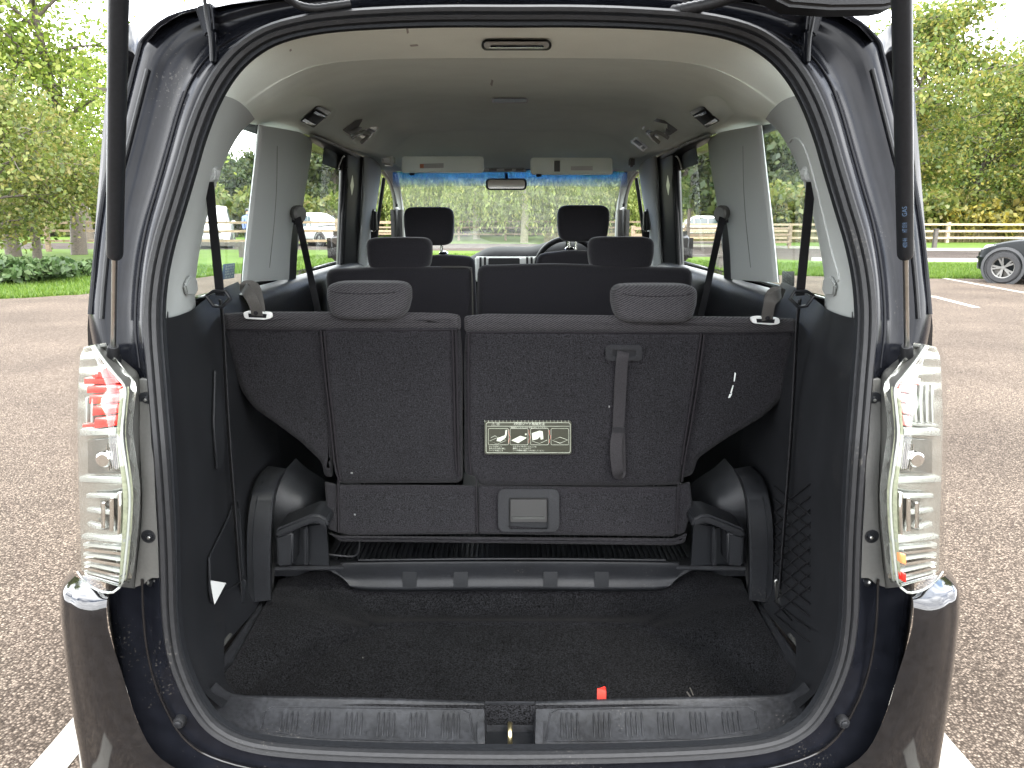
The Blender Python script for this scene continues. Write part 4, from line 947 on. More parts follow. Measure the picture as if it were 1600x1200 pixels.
# ceiling side units: air vents, coat-hook handles, control panel
def unit(s):
    q = lambda L_: [((x if s < 0 else mxp(x)), y) for x, y in L_]
    e = empty('ceiling_vent', (0, 0, 0), None, None); put(e, CAR)
    on_roof('vent_plinth', q([(445, 178), (462, 156), (476, 148), (492, 150), (525, 168), (527, 176), (515, 194), (492, 200), (470, 198)]), .010, 'headliner', e, 0, .006)
    on_roof('vent_frame', q([(469, 189), (494, 166), (517, 176), (490, 200)]), .017, 'handle_grey', e, 0, .002)
    on_roof('vent_grille', q([(479, 188), (492, 176), (505, 182), (491, 195)]), .021, 'dark_plastic', e, 0, .001)
    on_roof('vent_blade', q([(472, 189), (476.5, 185.5), (494, 195), (490, 199)]), .026, 'chrome', e, 0, 0)
    on_roof('vent_blade', q([(489, 177), (492, 173.5), (511, 182), (508, 185.5)]), .026, 'chrome', e, 0, 0)
    on_roof('vent_tab', q([(493, 169), (499, 166), (517, 174.5), (512, 180)]), .028, 'satin_metal', e, 0, .001)
    e = empty('assist_grip', (0, 0, 0), None, None); put(e, CAR)
    on_roof('grip_plinth', q([(530, 204), (550, 192), (566, 183), (578, 186), (596, 199), (594, 206), (576, 222), (566, 224), (548, 214)]), .006, 'headliner', e, 0, .003)
    on_roof('grip_recess', q([(535, 203), (556, 188), (568, 185), (576, 190), (562, 206), (548, 212)]), .009, 'panel_grey', e, 0, .001)
    on_roof('grip_well', q([(546, 205), (556, 198), (566, 199), (560, 208), (552, 213)]), .012, 'dark_plastic', e, 0, 0)
    tube('grip_bar', [HS.at(x, y, .026)[0] for x, y in q([(543, 205), (552, 199), (561, 196), (570, 200), (566, 206), (558, 213)])], .0065, 'grey_trim', e, 8)
    on_roof('vent_frame', q([(560, 213), (578, 193), (592, 199), (574, 220)]), .012, 'satin_metal', e, 0, .001)
    on_roof('vent_grille', q([(566, 211), (577, 201), (586, 205), (574, 215)]), .016, 'dark_plastic', e, 0, 0)
both(unit)
e = empty('climate_panel', (0, 0, 0), None, None); put(e, CAR)
on_roof('panel_plinth', [(976, 222), (984, 214), (1000, 213), (1018, 228), (1010, 240), (1000, 246), (990, 240)], .006, 'headliner', e, 0, .003)
on_roof('panel_face', [(984, 220), (994, 214), (1014, 230), (1004, 237)], .010, 'satin_metal', e, 0, .002); on_roof('display', [(989, 221), (994, 218), (1004, 226), (999, 229)], .012, 'dark_plastic', e, 0, 0); on_roof('button', [(1001, 231), (1005, 228), (1009, 231), (1005, 234)], .012, 'panel_grey', e, 0, 0)
# small marks rubbed into the lining
for L_ in ([(634, 42), (637, 41), (639, 51), (636, 53)], [(640, 70), (652, 69), (654, 72), (642, 73)], [(452, 78), (455, 76), (456, 79), (453, 81)], [(766, 132), (768, 124), (771, 126), (769, 135)]):
    on_roof('scuff', L_, .0004, 'scuff_mark', HL, .0003, 0)

# --- D pillar trim, rear quarter
def dpillar(s):
    e = empty('rear_pillar_trim', (0, 0, 0), None, None); put(e, CAR)
    R_ = [ # rows down the pillar: from the seal inwards to the window edge
        [(334, 150, 1.36), (352, 150, 1.45), (372, 158, 1.56), (388, 172, 1.66), (398, 186, 1.75)],
        [(322, 185, 1.355), (340, 184, 1.44), (358, 186, 1.54), (370, 194, 1.64), (379, 204, 1.74)],
        [(310, 225, 1.35), (328, 222, 1.43), (343, 222, 1.52), (353, 226, 1.62), (361, 232, 1.73)],
        [(298, 265, 1.34), (315, 262, 1.42), (330, 261, 1.50), (338, 264, 1.60), (345, 268, 1.72)],
        [(284, 310, 1.325), (302, 308, 1.41), (318, 307, 1.49), (326, 309, 1.58), (331, 312, 1.71)],
        [(269, 362, 1.305), (288, 360, 1.40), (306, 359, 1.48), (315, 360, 1.57), (318, 362, 1.70)],
        [(257, 412, 1.285), (276, 411, 1.38), (296, 410, 1.46), (306, 410, 1.55), (309, 411, 1.69)],
        [(249, 458, 1.27), (268, 458, 1.37), (290, 456, 1.45), (301, 454, 1.54), (305, 452, 1.68)],
        [(248, 500, 1.26), (266, 499, 1.36), (286, 493, 1.44), (301, 485, 1.53), (306, 478, 1.67)]]
    o = loft('pillar_cover', [[side(P(*q), s) for q in r] for r in R_], 'grey_trim', e, 5, 4)
    # window surround return behind the trim edge, to the glass
    rows = [[side(P(*r[-1]), s), side(Vector((-(xs(P(*r[-1]).z) - .02), P(*r[-1]).y + .05, P(*r[-1]).z)), s)] for r in R_]
    loft('window_return', rows, 'grey_trim', e, 5, 1)
    rows = [[side(P(*r[0]), s) + Vector((0, 0, 0)), side(PO(r[0][0] - 8, r[0][1], .015), s)] for r in R_]
    loft('edge_return', rows, 'grey_trim', e, 5, 1)
    return Surf(o)
DS = {s: dpillar(s) for s in (-1, 1)}
# recess with belt slot and cup on the right pillar, cup on the left
e = empty('pillar_recess', (0, 0, 0), None, None); put(e, CAR)
# --- C pillar trims, B pillars, door frames, headers on each side
def cside(s):
    S_ = lambda a, b, i=0.0: side(PSd(a, b, i), s)
    def bar(nm, cols, m, par, nu=3):
        rows = [[S_(*q) for q in c] for c in cols]; return loft(nm, rows, m, par, nu, 4)
    e = empty('centre_pillar_trim', (0, 0, 0), None, None); put(e, CAR)
    T = [(404, 194), (397, 258), (390, 320), (383, 385), (378, 442)]; M1 = [(412, 196), (406, 258), (399, 320), (392, 385), (387, 441)]; M2 = [(466, 206), (460, 262), (455, 322), (450, 385), (447, 437)]
    M3 = [(478, 212), (473, 262), (466, 322), (457, 385), (452, 436)]; M4 = [(489, 216), (483, 264), (475, 312), (466, 385), (460, 434)]
    bar('pillar_cover', [[(a, b, .0) for a, b in T], [(a, b, .045) for a, b in T], [(a, b, .055) for a, b in M1], [(a, b, .055) for a, b in M2], [(a, b, .035) for a, b in M3], [(a, b, .01) for a, b in M4]], 'grey_trim', e, 3)
    tube('pillar_seam', cr([S_(a, b, .0565) for a, b in ((433, 228), (432, 290), (428, 350), (421, 418))], 4), .0012, 'panel_grey', e, 6)
    prism('gap_seal', [S_(a, b, .012) for a, b in ((402, 195), (406, 196), (381, 441), (376, 441))], (0, .004, 0), 'rubber', e)
    prism('belt_channel', [S_(a, b, .05) for a, b in ((452, 335), (463, 338), (462, 400), (460, 440), (449, 441))], (0, .02, 0), 'dark_plastic', e, .002)
    # belt of the middle row
    b = empty('seat_belt', (0, 0, 0), None, None); put(b, CAR)
    q = S_(464, 334, .075); disc('belt_guide', q, (-s * 1, -.6, 0), .026, .02, 'panel_grey', b); rbox('guide_plate', q + Vector((0, 0, -.018)), (.03, .03, .03), 'dark_plastic', b, .006)
    strap('webbing', cr([S_(465, 340, .085), S_(472, 370, .11), side(P(487, 440, 2.42), s), side(P(500, 500, 2.35), s)], 5), .021, .003, 'belt', b)
    # sliding door: rear frame, blind, header rail
    d = empty('sliding_door_frame', (0, 0, 0), None, None); put(d, CAR)
    bar('door_frame', [[(531, 236, -.01), (529, 300, -.01), (527, 360, -.01), (524, 440, -.01)], [(537, 234, .03), (535, 300, .03), (533, 360, .03), (530, 440, .03)], [(563, 246, .05), (561, 300, .05), (559, 360, .05), (556, 440, .05)], [(570, 248, .045), (567, 300, .045), (564, 360, .045), (559, 440, .045)]], 'dark_plastic', d, 3)
    bar('door_header', [[(484, 208, .055), (520, 222, .05), (545, 234, .05), (568, 246, .05)], [(484, 214, .05), (520, 229, .04), (545, 242, .04), (566, 255, .045)], [(486, 222, .0), (518, 240, -.005), (534, 252, -.005), (548, 262, .0)]], 'dark_plastic', d, 3)
    tube('frame_seal', cr([S_(a, b_, .035) for a, b_ in ((540, 262), (537, 320), (534, 380), (531, 440))], 4), .008, 'rubber', d, 8)
    prism('folded_blind', [S_(a, b_, .012) for a, b_ in ((506, 229), (538, 244), (535, 268), (503, 256))], (0, .012, 0), 'dark_plastic', d, .002)
    tube('blind_cord', cr([S_(a, b_, .03) for a, b_ in ((540, 243), (535, 246), (531, 256), (529, 264))], 3), .003, 'silver_plastic', d, 6)
    prism('catch', [S_(a, b_, .055) for a, b_ in ((551, 274), (553, 290), (550, 305), (548, 290))], (0, -.006, 0), 'satin_metal', d)
    # B pillar
    bar('front_pillar_trim', [[(567, 246, .05), (565, 300, .05), (561, 360, .05), (556, 440, .05)], [(572, 244, .07), (570, 300, .07), (566, 360, .07), (562, 430, .07)], [(592, 250, .08), (586, 310, .08), (580, 360, .08), (572, 430, .08)], [(598, 254, .06), (590, 310, .06), (582, 365, .06), (576, 425, .06)]], 'grey_trim', CAR, 3)
    # front belt anchor
    b = empty('seat_belt', (0, 0, 0), None, None); put(b, CAR)
    q = S_(584, 345, .09); rbox('belt_guide', q, (.03, .05, .11), 'dark_plastic', b, .012); strap('webbing', cr([q + Vector((0, -.01, -.05)), q + Vector((s * .0, .03, -.25)), q + Vector((-s * .05, .12, -.6))], 4), .03, .003, 'belt', b)
    # front door frame and A pillar
    a = empty('front_door_frame', (0, 0, 0), None, None); put(a, CAR)
    arc = [(596, 268), (603, 274), (611, 288), (617, 310), (620, 340), (621, 370), (620, 400)]
    bar('door_frame', [[(x - 4, y, .0) for x, y in arc], [(x, y, .04) for x, y in arc], [(x + 6, y - 2, .05) for x, y in arc]], 'dark_plastic', a, 3)
    tube('window_run', cr([S_(x, y, .02) for x, y in ((585, 400), (590, 350), (596, 305), (600, 278))], 4), .01, 'dark_plastic', a, 8)
    rbox('door_mirror', side(Vector((-1.0, 4.55, 1.22)), s), (.22, .1, .2), 'paint', a, .04)
    bar('windscreen_pillar', [[(594, 262, .06), (606, 274, .06), (616, 298, .06), (622, 330, .06), (624, 380, .06)], [(600, 256, .09), (614, 272, .09), (623, 300, .09), (628, 330, .09), (630, 380, .08)], [(616, 262, .12), (622, 276, .11), (627, 302, .10), (632, 335, .09), (634, 385, .08)]], 'grey_trim', CAR, 4)
    # grip on the A pillar
    g = S_(607, 250, .15)
    rbox('pillar_grip', g, (.05, .09, .05), 'silver_plastic', CAR, .012) if s < 0 else rbox('pillar_grip', g, (.02, .06, .06), 'panel_grey', CAR, .008)
    # door lining and shelf under the windows
    prof_ = [(1.195, .775), (1.20, .745), (1.185, .70), (1.10, .69), (.85, .70), (.55, .70), (.34, .70)]
    rows = [[side(Vector((-(x - (.02 * max(0, Y - 3.3))), Y, z)), s) for z, x in prof_] for Y in (1.98, 2.3, 2.6, 3.3, 3.9, 4.5, 4.8)]
    loft('door_lining', rows, 'black_plastic', CAR, 2, 3)
both(cside)
# --- window stickers
for s, m in ((-1, 'blue_print'), (1, 'panel_grey')):
    q = [(349, 413), (367, 411), (366, 434), (347, 437)] if s < 0 else [(1222, 424), (1241, 424), (1241, 447), (1222, 446)]
    pts = [side(PSd(a if s < 0 else mxp(a), b, -.012), s) for a, b in q]
    st = prism('window_sticker', pts, Vector((-s * .0, 0, 0)) + (pts[1] - pts[0]).cross(pts[3] - pts[0]).normalized() * .0006, m, CAR)
    n = (pts[1] - pts[0]).cross(pts[3] - pts[0]).normalized(); n = n if n.dot(O - pts[0]) > 0 else -n; up = (pts[0] - pts[3]).normalized(); c = sum(pts, Vector()) / 4
    W_ = (pts[1] - pts[0]).length; H_ = (pts[0] - pts[3]).length
    for k, tx in enumerate(('2005', '排出ガス', '低減レベル', '燃費基準', '達成車')): writing('sticker_writing', tx, H_ * .15, c + up * H_ * (.36 - .18 * k) + n * .002, n, up, 'white_print' if s < 0 else 'grey_trim', st, W_ * .78)

# --- windscreen, visors, mirror, dashboard
S1 = [P(614, 268, 3.70), P(700, 264, 3.70), P(797, 263, 3.70)]; S2 = [Vector((-.665, 4.30, 1.42)), Vector((-.4, 4.36, 1.42)), Vector((0, 4.38, 1.42))]; S3 = [Vector((-.72, 4.86, 1.20)), Vector((-.42, 4.98, 1.20)), Vector((0, 5.0, 1.20))]
rows = [sym(S1), sym(S2), sym(S3)]
WSrows = [cr(r, 4) for r in rows]
loft('windscreen', rows, 'screen_glass', CAR, 5, 4)
def strip_mat():
    m = glass('shade_band', (.1, .3, .8)); t = m.node_tree; tr = [n for n in t.nodes if n.type == 'BSDF_TRANSPARENT'][0]
    g = t.nodes.new('ShaderNodeTexCoord'); sx = t.nodes.new('ShaderNodeSeparateXYZ'); r = t.nodes.new('ShaderNodeValToRGB'); e = r.color_ramp.elements
    e[0].position = .0; e[0].color = (1, 1, 1, 1); e[1].position = .6; e[1].color = (.03, .15, .55, 1)
    t.links.new(g.outputs['Generated'], sx.inputs[0]); t.links.new(sx.outputs['Z'], r.inputs[0]); t.links.new(r.outputs[0], tr.inputs[0])
strip_mat()
dusty(MATS['shade_band'], .10)
for n in MATS['shade_band'].node_tree.nodes:
    if n.type == 'BSDF_TRANSLUCENT': n.inputs[0].default_value = (.05, .28, .85, 1)
_t = MATS['shade_band'].node_tree; _ms = [n for n in _t.nodes if n.type == 'OUTPUT_MATERIAL'][0].inputs[0].links[0].from_node; _s = _ms.inputs[0].links[0].from_socket
_r = [n for n in _t.nodes if n.type == 'SEPXYZ'][0]; _k = _t.nodes.new('ShaderNodeMath'); _k.operation = 'MULTIPLY'; _t.links.new(_s, _k.inputs[0]); _t.links.new(_r.outputs['Z'], _k.inputs[1]); _t.links.new(_k.outputs[0], _ms.inputs[0])
scols = [cr([a, b, c], 12) for a, b, c in zip(*[cr(r, 3) for r in rows])]
loft_rows = [[c[i] + Vector((0, -.006, -.003)) for c in scols] for i in range(0, 5)]
grid('shade_band', loft_rows, 'shade_band', CAR)
def visor(L_, nm='sun_visor', lab=None):
    e = empty(nm, (0, 0, 0), None, None); put(e, CAR)
    prism('visor_pad', [P(a, b, 3.46) for a, b in L_], (0, .022, 0), 'headliner', e, .008); return e
v = visor(rrect(627, 244, 756, 270, 5)); prism('visor_label', [P(a, b, 3.455) for a, b in ((656, 256), (693, 255), (693, 262), (656, 263))], (0, .004, 0), 'white_paper', v)
prism('visor_label_print', [P(a, b, 3.4545) for a, b in ((656, 256.5), (662, 256.4), (662, 262.4), (656, 262.5))], (0, .0006, 0), 'lamp_amber', v)
tube('visor_clip', [P(640, 272, 3.45), P(648, 272, 3.45)], .006, 'dark_plastic', v, 8)
v = visor(rrect(829, 246, 958, 273, 5)); prism('mirror_lid', [P(a, b, 3.455) for a, b in ((866, 251), (875, 251), (875, 268), (866, 268))], (0, .004, 0), 'panel_grey', v); prism('visor_label', [P(a, b, 3.455) for a, b in ((892, 260), (926, 259), (926, 266), (892, 266))], (0, .004, 0), 'silver_plastic', v)
tube('visor_clip', [P(838, 274, 3.45), P(846, 274, 3.45)], .006, 'dark_plastic', v, 8)
e = empty('overhead_console', (0, 0, 0), None, None); put(e, CAR)
prism('console_body', [P(a, b, 3.50) for a, b in ((757, 262), (820, 262), (824, 268), (753, 268))], (0, .05, 0), 'grey_trim', e, .004)
for x in (764, 788, 806): prism('console_button', [P(a, b, 3.496) for a, b in ((x, 263.5), (x + 12, 263.5), (x + 12, 267), (x, 267))], (0, .006, 0), 'panel_grey', e)
e = empty('rear_view_mirror', (0, 0, 0), None, None); put(e, CAR)
prism('mirror_housing', [P(a, b, 3.72) for a, b in rrect(759, 278.5, 823, 297, 6)], (0, .03, 0), 'dark_plastic', e, .006)
c = [P(a, b, 3.715) for a, b in rrect(762, 281, 820, 294.5, 4)]; cc = sum(c, Vector()) / len(c)
prism('mirror_glass', [p + Vector((0, .02 * (p.z - cc.z), 0)) for p in c], (0, .004, 0), 'mirror_face', e)
tube('mirror_stem', [P(792, 285, 3.74), P(791, 272, 3.76), P(790, 262, 3.78)], .009, 'dark_plastic', e, 10)
d = empty('dashboard', (0, 0, 0), None, None); put(d, CAR)
D1 = [(-.74, .94), (-.62, 1.005), (-.35, 1.03), (-.2, 1.10), (-.12, 1.135), (.0, 1.14), (.12, 1.14), (.22, 1.165), (.35, 1.185), (.5, 1.18), (.6, 1.12), (.72, 1.0)]
def drow(Y, dz): return [Vector((x, Y, z + .083 + dz)) for x, z in D1]
loft('dash_top', [drow(4.25, -.75), drow(4.22, -.25), drow(4.22, -.06), drow(4.27, -.005), drow(4.45, .01), drow(4.75, -.02), drow(4.97, -.05)], 'dash', d, 3, 3)
prism('centre_panel', [P(a, b, 4.20) for a, b in ((742, 401), (850, 401), (850, 440), (742, 440))], (0, .03, 0), 'silver_plastic', d, .008)
prism('screen', [P(a, b, 4.19) for a, b in rrect(763, 403, 812, 436, 2)], (0, .02, 0), 'dark_plastic', d, .003)
for x in (749, 756, 822, 829, 836): prism('vent_blade', [P(a, b, 4.19) for a, b in ((x, 402), (x + 3.5, 402), (x + 3.5, 420), (x, 420))], (0, .02, 0), 'dark_plastic', d)
# steering wheel, right-hand drive
sw = empty('steering_wheel', (0, 0, 0), None, None); put(sw, CAR)
cw = P(886, 416, 4.05); Mw = Matrix.Translation(cw) @ Matrix.Rotation(R(-66), 4, 'X')
ring = [Mw @ Vector((.165 * math.cos(2 * math.pi * i / 40), .165 * math.sin(2 * math.pi * i / 40), 0)) for i in range(40)]
tube('wheel_rim', ring, .015, 'black_plastic', sw, 10, True)
for a in (10, 170, 270): tube('wheel_spoke', [Mw @ Vector((0, 0, -.02)), Mw @ Vector((.16 * math.cos(R(a)), .16 * math.sin(R(a)), 0))], .014, 'black_plastic', sw, 8)
lathe('wheel_hub', [(.001, .03), (.05, .025), (.07, 0), (.05, -.03)], 'black_plastic', sw, 20, Mw)
# ================================================================ THE PEOPLE CARRIER: SEATS
def fabric_pattern():
    m = mat('seat_weave', (.05, .048, .052), .95, sheen=.05, spec=.1); t = m.node_tree; b = t.nodes['Principled BSDF']
    g = t.nodes.new('ShaderNodeNewGeometry'); mp = t.nodes.new('ShaderNodeMapping'); mp.inputs['Rotation'].default_value = (0, R(28), 0)
    wv = t.nodes.new('ShaderNodeTexWave'); wv.inputs['Scale'].default_value = 70; wv.inputs['Distortion'].default_value = 2.2; wv.inputs['Detail'].default_value = 3; wv.inputs['Detail Scale'].default_value = 4; wv.bands_direction = 'Z'
    n = t.nodes.new('ShaderNodeTexNoise'); n.inputs['Scale'].default_value = 500
    r = t.nodes.new('ShaderNodeValToRGB'); e = r.color_ramp.elements; e[0].position = .25; e[0].color = (.0095, .0092, .0105, 1); e[1].position = .8; e[1].color = (.040, .038, .040, 1)
    mm = t.nodes.new('ShaderNodeMix'); mm.data_type = 'FLOAT'; mm.inputs['Factor'].default_value = .4
    t.links.new(g.outputs['Position'], mp.inputs[0]); t.links.new(mp.outputs[0], wv.inputs[0]); t.links.new(g.outputs['Position'], n.inputs['Vector'])
    t.links.new(wv.outputs['Fac'], mm.inputs['A']); t.links.new(n.outputs['Fac'], mm.inputs['B']); t.links.new(mm.outputs['Result'], r.inputs[0]); t.links.new(r.outputs[0], b.inputs['Base Color'])
    bp = t.nodes.new('ShaderNodeBump'); bp.inputs['Strength'].default_value = .5; bp.inputs['Distance'].default_value = .002; t.links.new(mm.outputs['Result'], bp.inputs['Height']); t.links.new(bp.outputs[0], b.inputs['Normal'])
fabric_pattern()
def ys3(py): return 1.70 + (py - 490) * (.10 / 350)       # third row back leans: top nearer the tailgate
def B3(px, py, dy=0.0): return P(px, py, ys3(py) + dy)
def smooth_outline(L_, rad=6):
    out = []
    n = len(L_)
    for i, (x, y) in enumerate(L_):
        a = Vector(L_[i - 1]); b = Vector((x, y)); c = Vector(L_[(i + 1) % n]); u = (a - b); v = (c - b); r = min(rad, u.length * .45, v.length * .45)
        p = b + u.normalized() * r; q = b + v.normalized() * r
        for t in (0, .33, .67, 1): out.append(tuple((1 - t) ** 2 * p + 2 * t * (1 - t) * b + t * t * q))
    return out
def mitre(L_, d):
    n = len(L_); ar = sum(L_[i][0] * L_[(i + 1) % n][1] - L_[(i + 1) % n][0] * L_[i][1] for i in range(n)); sg = 1 if ar > 0 else -1; out = []
    for i in range(n):
        a, b, c = Vector(L_[i - 1]), Vector(L_[i]), Vector(L_[(i + 1) % n]); u = (b - a).normalized(); v = (c - b).normalized()
        n1 = Vector((-u.y, u.x)) * sg; n2 = Vector((-v.y, v.x)) * sg; m = n1 + n2; k = max(.45, m.dot(n1))
        out.append(tuple(b + m * (d / k)))
    return out
def cushion(nm, L_, m, parent, th=.10, bev=.016, dy=0.0, rad=8, puff=.0, bf=B3):
    dep = bf(*L_[0]).y; k = F / dep * .98; bm = bmesh.new(); vr = []
    for sc, off in ((0, th), (0, bev), (.12, bev * .55), (.36, bev * .22), (.7, bev * .04), (1.1, 0.0), (1.5, 0.0)):
        ring_ = smooth_outline(mitre(L_, sc * bev * k), max(2.5, rad - sc * bev * k * .6))
        vr.append([bm.verts.new(bf(a, b, dy + off)) for a, b in ring_])
    n = len(vr[0])
    for r0, r1 in zip(vr, vr[1:]):
        for i in range(n): bm.faces.new((r0[i], r0[(i + 1) % n], r1[(i + 1) % n], r1[i]))
    f_ = bm.faces.new(vr[-1]); bm.faces.new(vr[0][::-1])
    return fromb(nm, bm, m, parent, True, 50)
def headrest(nm, px0, px1, py0, py1, Y, m, parent, dep=.10, pinch=.86, lean=0.0, posts=None):
    # rounded block: superellipsoid rows narrowed towards the bottom
    A = P(px0, py0, Y); B_ = P(px1, py1, Y); cx_, cz_ = (A.x + B_.x) / 2, (A.z + B_.z) / 2; hw, hh = abs(B_.x - A.x) / 2, abs(A.z - B_.z) / 2
    nu, nv = 28, 18; rows = []
    sp = lambda v, k: math.copysign(abs(v) ** k, v)
    for j in range(nv + 1):
        f = -math.pi / 2 + math.pi * j / nv; cz, sz = sp(math.cos(f), .30), sp(math.sin(f), .42); row = []
        for i in range(nu):
            a = 2 * math.pi * i / nu; x = sp(math.cos(a), .34) * cz; y = sp(math.sin(a), .55) * cz
            k = pinch + (1 - pinch) * min(1, max(0, (sz + 1) / 1.1))
            yy = y * dep / 2
            if y < 0: yy *= (.75 + .25 * (sz * -.5 + .5))
            row.append(Vector((cx_ + x * hw * k, Y + dep / 2 + yy + lean * sz * hh, cz_ + sz * hh)))
        rows.append(row)
    o = grid(nm, rows, m, parent, True, None, closed=True)
    if posts:
        for dx in posts: tube('headrest_post', [Vector((cx_ + dx, Y + dep / 2, cz_ - hh - .10)), Vector((cx_ + dx, Y + dep / 2, cz_ - hh * .6))], .006, 'chrome', parent, 10)
    return o
# --- third row
ls = empty('third_row_seat', (0, 0, 0), None, None); put(ls, CAR); ls['label'] = 'narrow third-row seat half'
rs = empty('third_row_seat', (0, 0, 0), None, None); put(rs, CAR); rs['label'] = 'wide third-row seat half with label and strap'
cushion('outer_backrest', [(351, 512), (520, 512), (520, 746), (507, 744), (503, 722), (470, 690), (432, 662), (398, 638), (378, 612), (362, 565), (352, 530)], 'seat_fabric', ls, .10, .014, .006)
cushion('backrest', [(499, 512), (719, 511), (723, 560), (723, 748), (716, 754), (532, 755), (524, 742), (512, 640)], 'seat_fabric', ls, .10, .014)
cushion('top_roll', [(349, 489), (420, 487), (560, 487), (700, 489), (719, 492), (721, 515), (600, 516), (430, 515), (351, 516)], 'seat_weave', ls, .16, .016, .002, 6)
cushion('backrest', [(728, 516), (1102, 518), (1092, 590), (1066, 738), (1062, 757), (1000, 759), (750, 758), (744, 745), (726, 740), (725, 560)], 'seat_fabric', rs, .10, .014)
cushion('outer_backrest', [(1080, 518), (1243, 518), (1240, 552), (1226, 620), (1190, 652), (1130, 688), (1090, 716), (1082, 742), (1062, 748), (1060, 700)], 'seat_fabric', rs, .10, .014, .006)
cushion('top_roll', [(725, 494), (760, 490), (980, 493), (1180, 495), (1244, 498), (1246, 520), (1100, 521), (900, 519), (726, 519)], 'seat_weave', rs, .16, .016, .002, 6)
for L_, p in (([(501, 517), (508, 590), (516, 660), (522, 720), (530, 752)], ls), ([(506, 517), (513, 590), (521, 660), (527, 720), (532, 748)], ls), ([(712, 515), (714, 600), (716, 700), (717, 745)], ls), ([(707, 516), (709, 600), (711, 690), (713, 735)], ls), ([(1101, 521), (1092, 590), (1080, 665), (1069, 725), (1066, 752)], rs), ([(1096, 521), (1086, 590), (1074, 665), (1065, 725)], rs), ([(732, 521), (732, 620), (733, 700), (736, 740)], rs)):
    tube('piping', cr([B3(a, b, -.006) for a, b in L_], 5), .0026, 'piping', p, 8)
for L_, p in (([(352, 514), (430, 515), (600, 516), (718, 515)], ls), ([(728, 519), (900, 519), (1100, 520), (1242, 519)], rs)):
    tube('seam', cr([B3(a, b, -.002) for a, b in L_], 5), .0016, 'piping', p, 6)
# folding carpet flap below the backs
fl = empty('seat_flap', (0, 0, 0), None, None); put(fl, CAR)
def F3(px, py, dy=0.0): return P(px, py, 1.785 + dy - (py - 755) * .00012)
cushion('flap_panel', [(527, 757), (744, 758), (746, 834), (640, 835), (545, 836), (529, 832)], 'seat_fabric', fl, .05, .008, 0, 5, .003, F3)
cushion('flap_panel', [(746, 758), (900, 760), (1059, 760), (1058, 832), (1052, 838), (900, 836), (747, 834)], 'seat_fabric', fl, .05, .008, 0, 5, .003, F3)
cushion('flap_wing', [(507, 752), (526, 756), (527, 832), (513, 826)], 'seat_fabric', fl, .05, .006, .004, 4, .002, F3); cushion('flap_wing', [(1060, 758), (1078, 752), (1082, 790), (1070, 832), (1058, 836)], 'seat_fabric', fl, .05, .006, .004, 4, .002, F3)
cushion('flap_hem', [(512, 832), (530, 837), (640, 838), (900, 840), (1054, 841), (1074, 832), (1070, 848), (1050, 852), (900, 850), (640, 847), (532, 846)], 'seat_fabric', fl, .07, .006, -.004, 4, .002, F3)
tube('stitching', cr([F3(a, b, -.004) for a, b in ((745, 738), (744, 765), (745, 800), (746, 834))], 4), .0018, 'piping', fl, 6)
for L_ in ([(528, 744), (528, 770), (529, 832)], [(1060, 742), (1059, 780), (1057, 834)]): tube('stitching', cr([F3(a, b, -.004) for a, b in L_], 4), .002, 'piping', fl, 6)
# headrests of the third row with top seam
for par, x0, x1, y0, y1 in ((ls, 503, 639, 443, 501), (rs, 960, 1094, 447, 506)):
    h = headrest('headrest', x0, x1, y0, y1, 1.665, 'seat_weave', par, .115, .88)
    S3_ = Surf(h); w_ = x1 - x0
    tube('headrest_seam', cr([S3_.at(x0 + w_ * f, y0 + g)[0] for f, g in ((.10, 11), (.18, 14), (.35, 15.5), (.5, 16), (.65, 15.5), (.82, 14), (.90, 11))], 4), .0014, 'piping', par, 6)
# release handle
hd = empty('release_handle', (0, 0, 0), None, None); put(hd, CAR)
def ringplate(nm, outer, inner, bf, dy, th, m, parent):
    bm = bmesh.new(); n = len(outer); fo = [bm.verts.new(bf(a, b, dy)) for a, b in outer]; fi = [bm.verts.new(bf(a, b, dy)) for a, b in inner]; bo = [bm.verts.new(bf(a, b, dy + th)) for a, b in outer]; bi = [bm.verts.new(bf(a, b, dy + th)) for a, b in inner]
    for i in range(n):
        j = (i + 1) % n
        for q in ((fo[i], fo[j], fi[j], fi[i]), (bo[i], bo[j], fo[j], fo[i]), (fi[i], fi[j], bi[j], bi[i])): bm.faces.new(q)
    bmesh.ops.recalc_face_normals(bm, faces=bm.faces[:])
    es = [e for e in bm.edges if len(e.link_faces) == 2 and e.calc_face_angle(0) > R(50)]
    bmesh.ops.bevel(bm, geom=es, offset=.0025, segments=2, affect='EDGES', clamp_overlap=True)
    return fromb(nm, bm, m, parent, True, 40)
ringplate('handle_frame', rrect(778, 764, 874, 831, 11), rrect(795, 778, 857, 827, 4), F3, -.016, .018, 'black_plastic', hd)
prism('handle_paddle', [F3(a, b, -.008) for a, b in rrect(797, 779.5, 855, 816, 2)], (0, .008, 0), 'handle_grey', hd, .002)
prism('handle_ridge', [F3(a, b, -.013) for a, b in rrect(801, 808, 851, 812, 1.5)], (0, .006, 0), 'paddle_grey', hd, .0015)
prism('handle_back', [F3(a, b, .0) for a, b in ((794, 777), (858, 777), (858, 828), (794, 828))], (0, .004, 0), 'dark_plastic', hd)
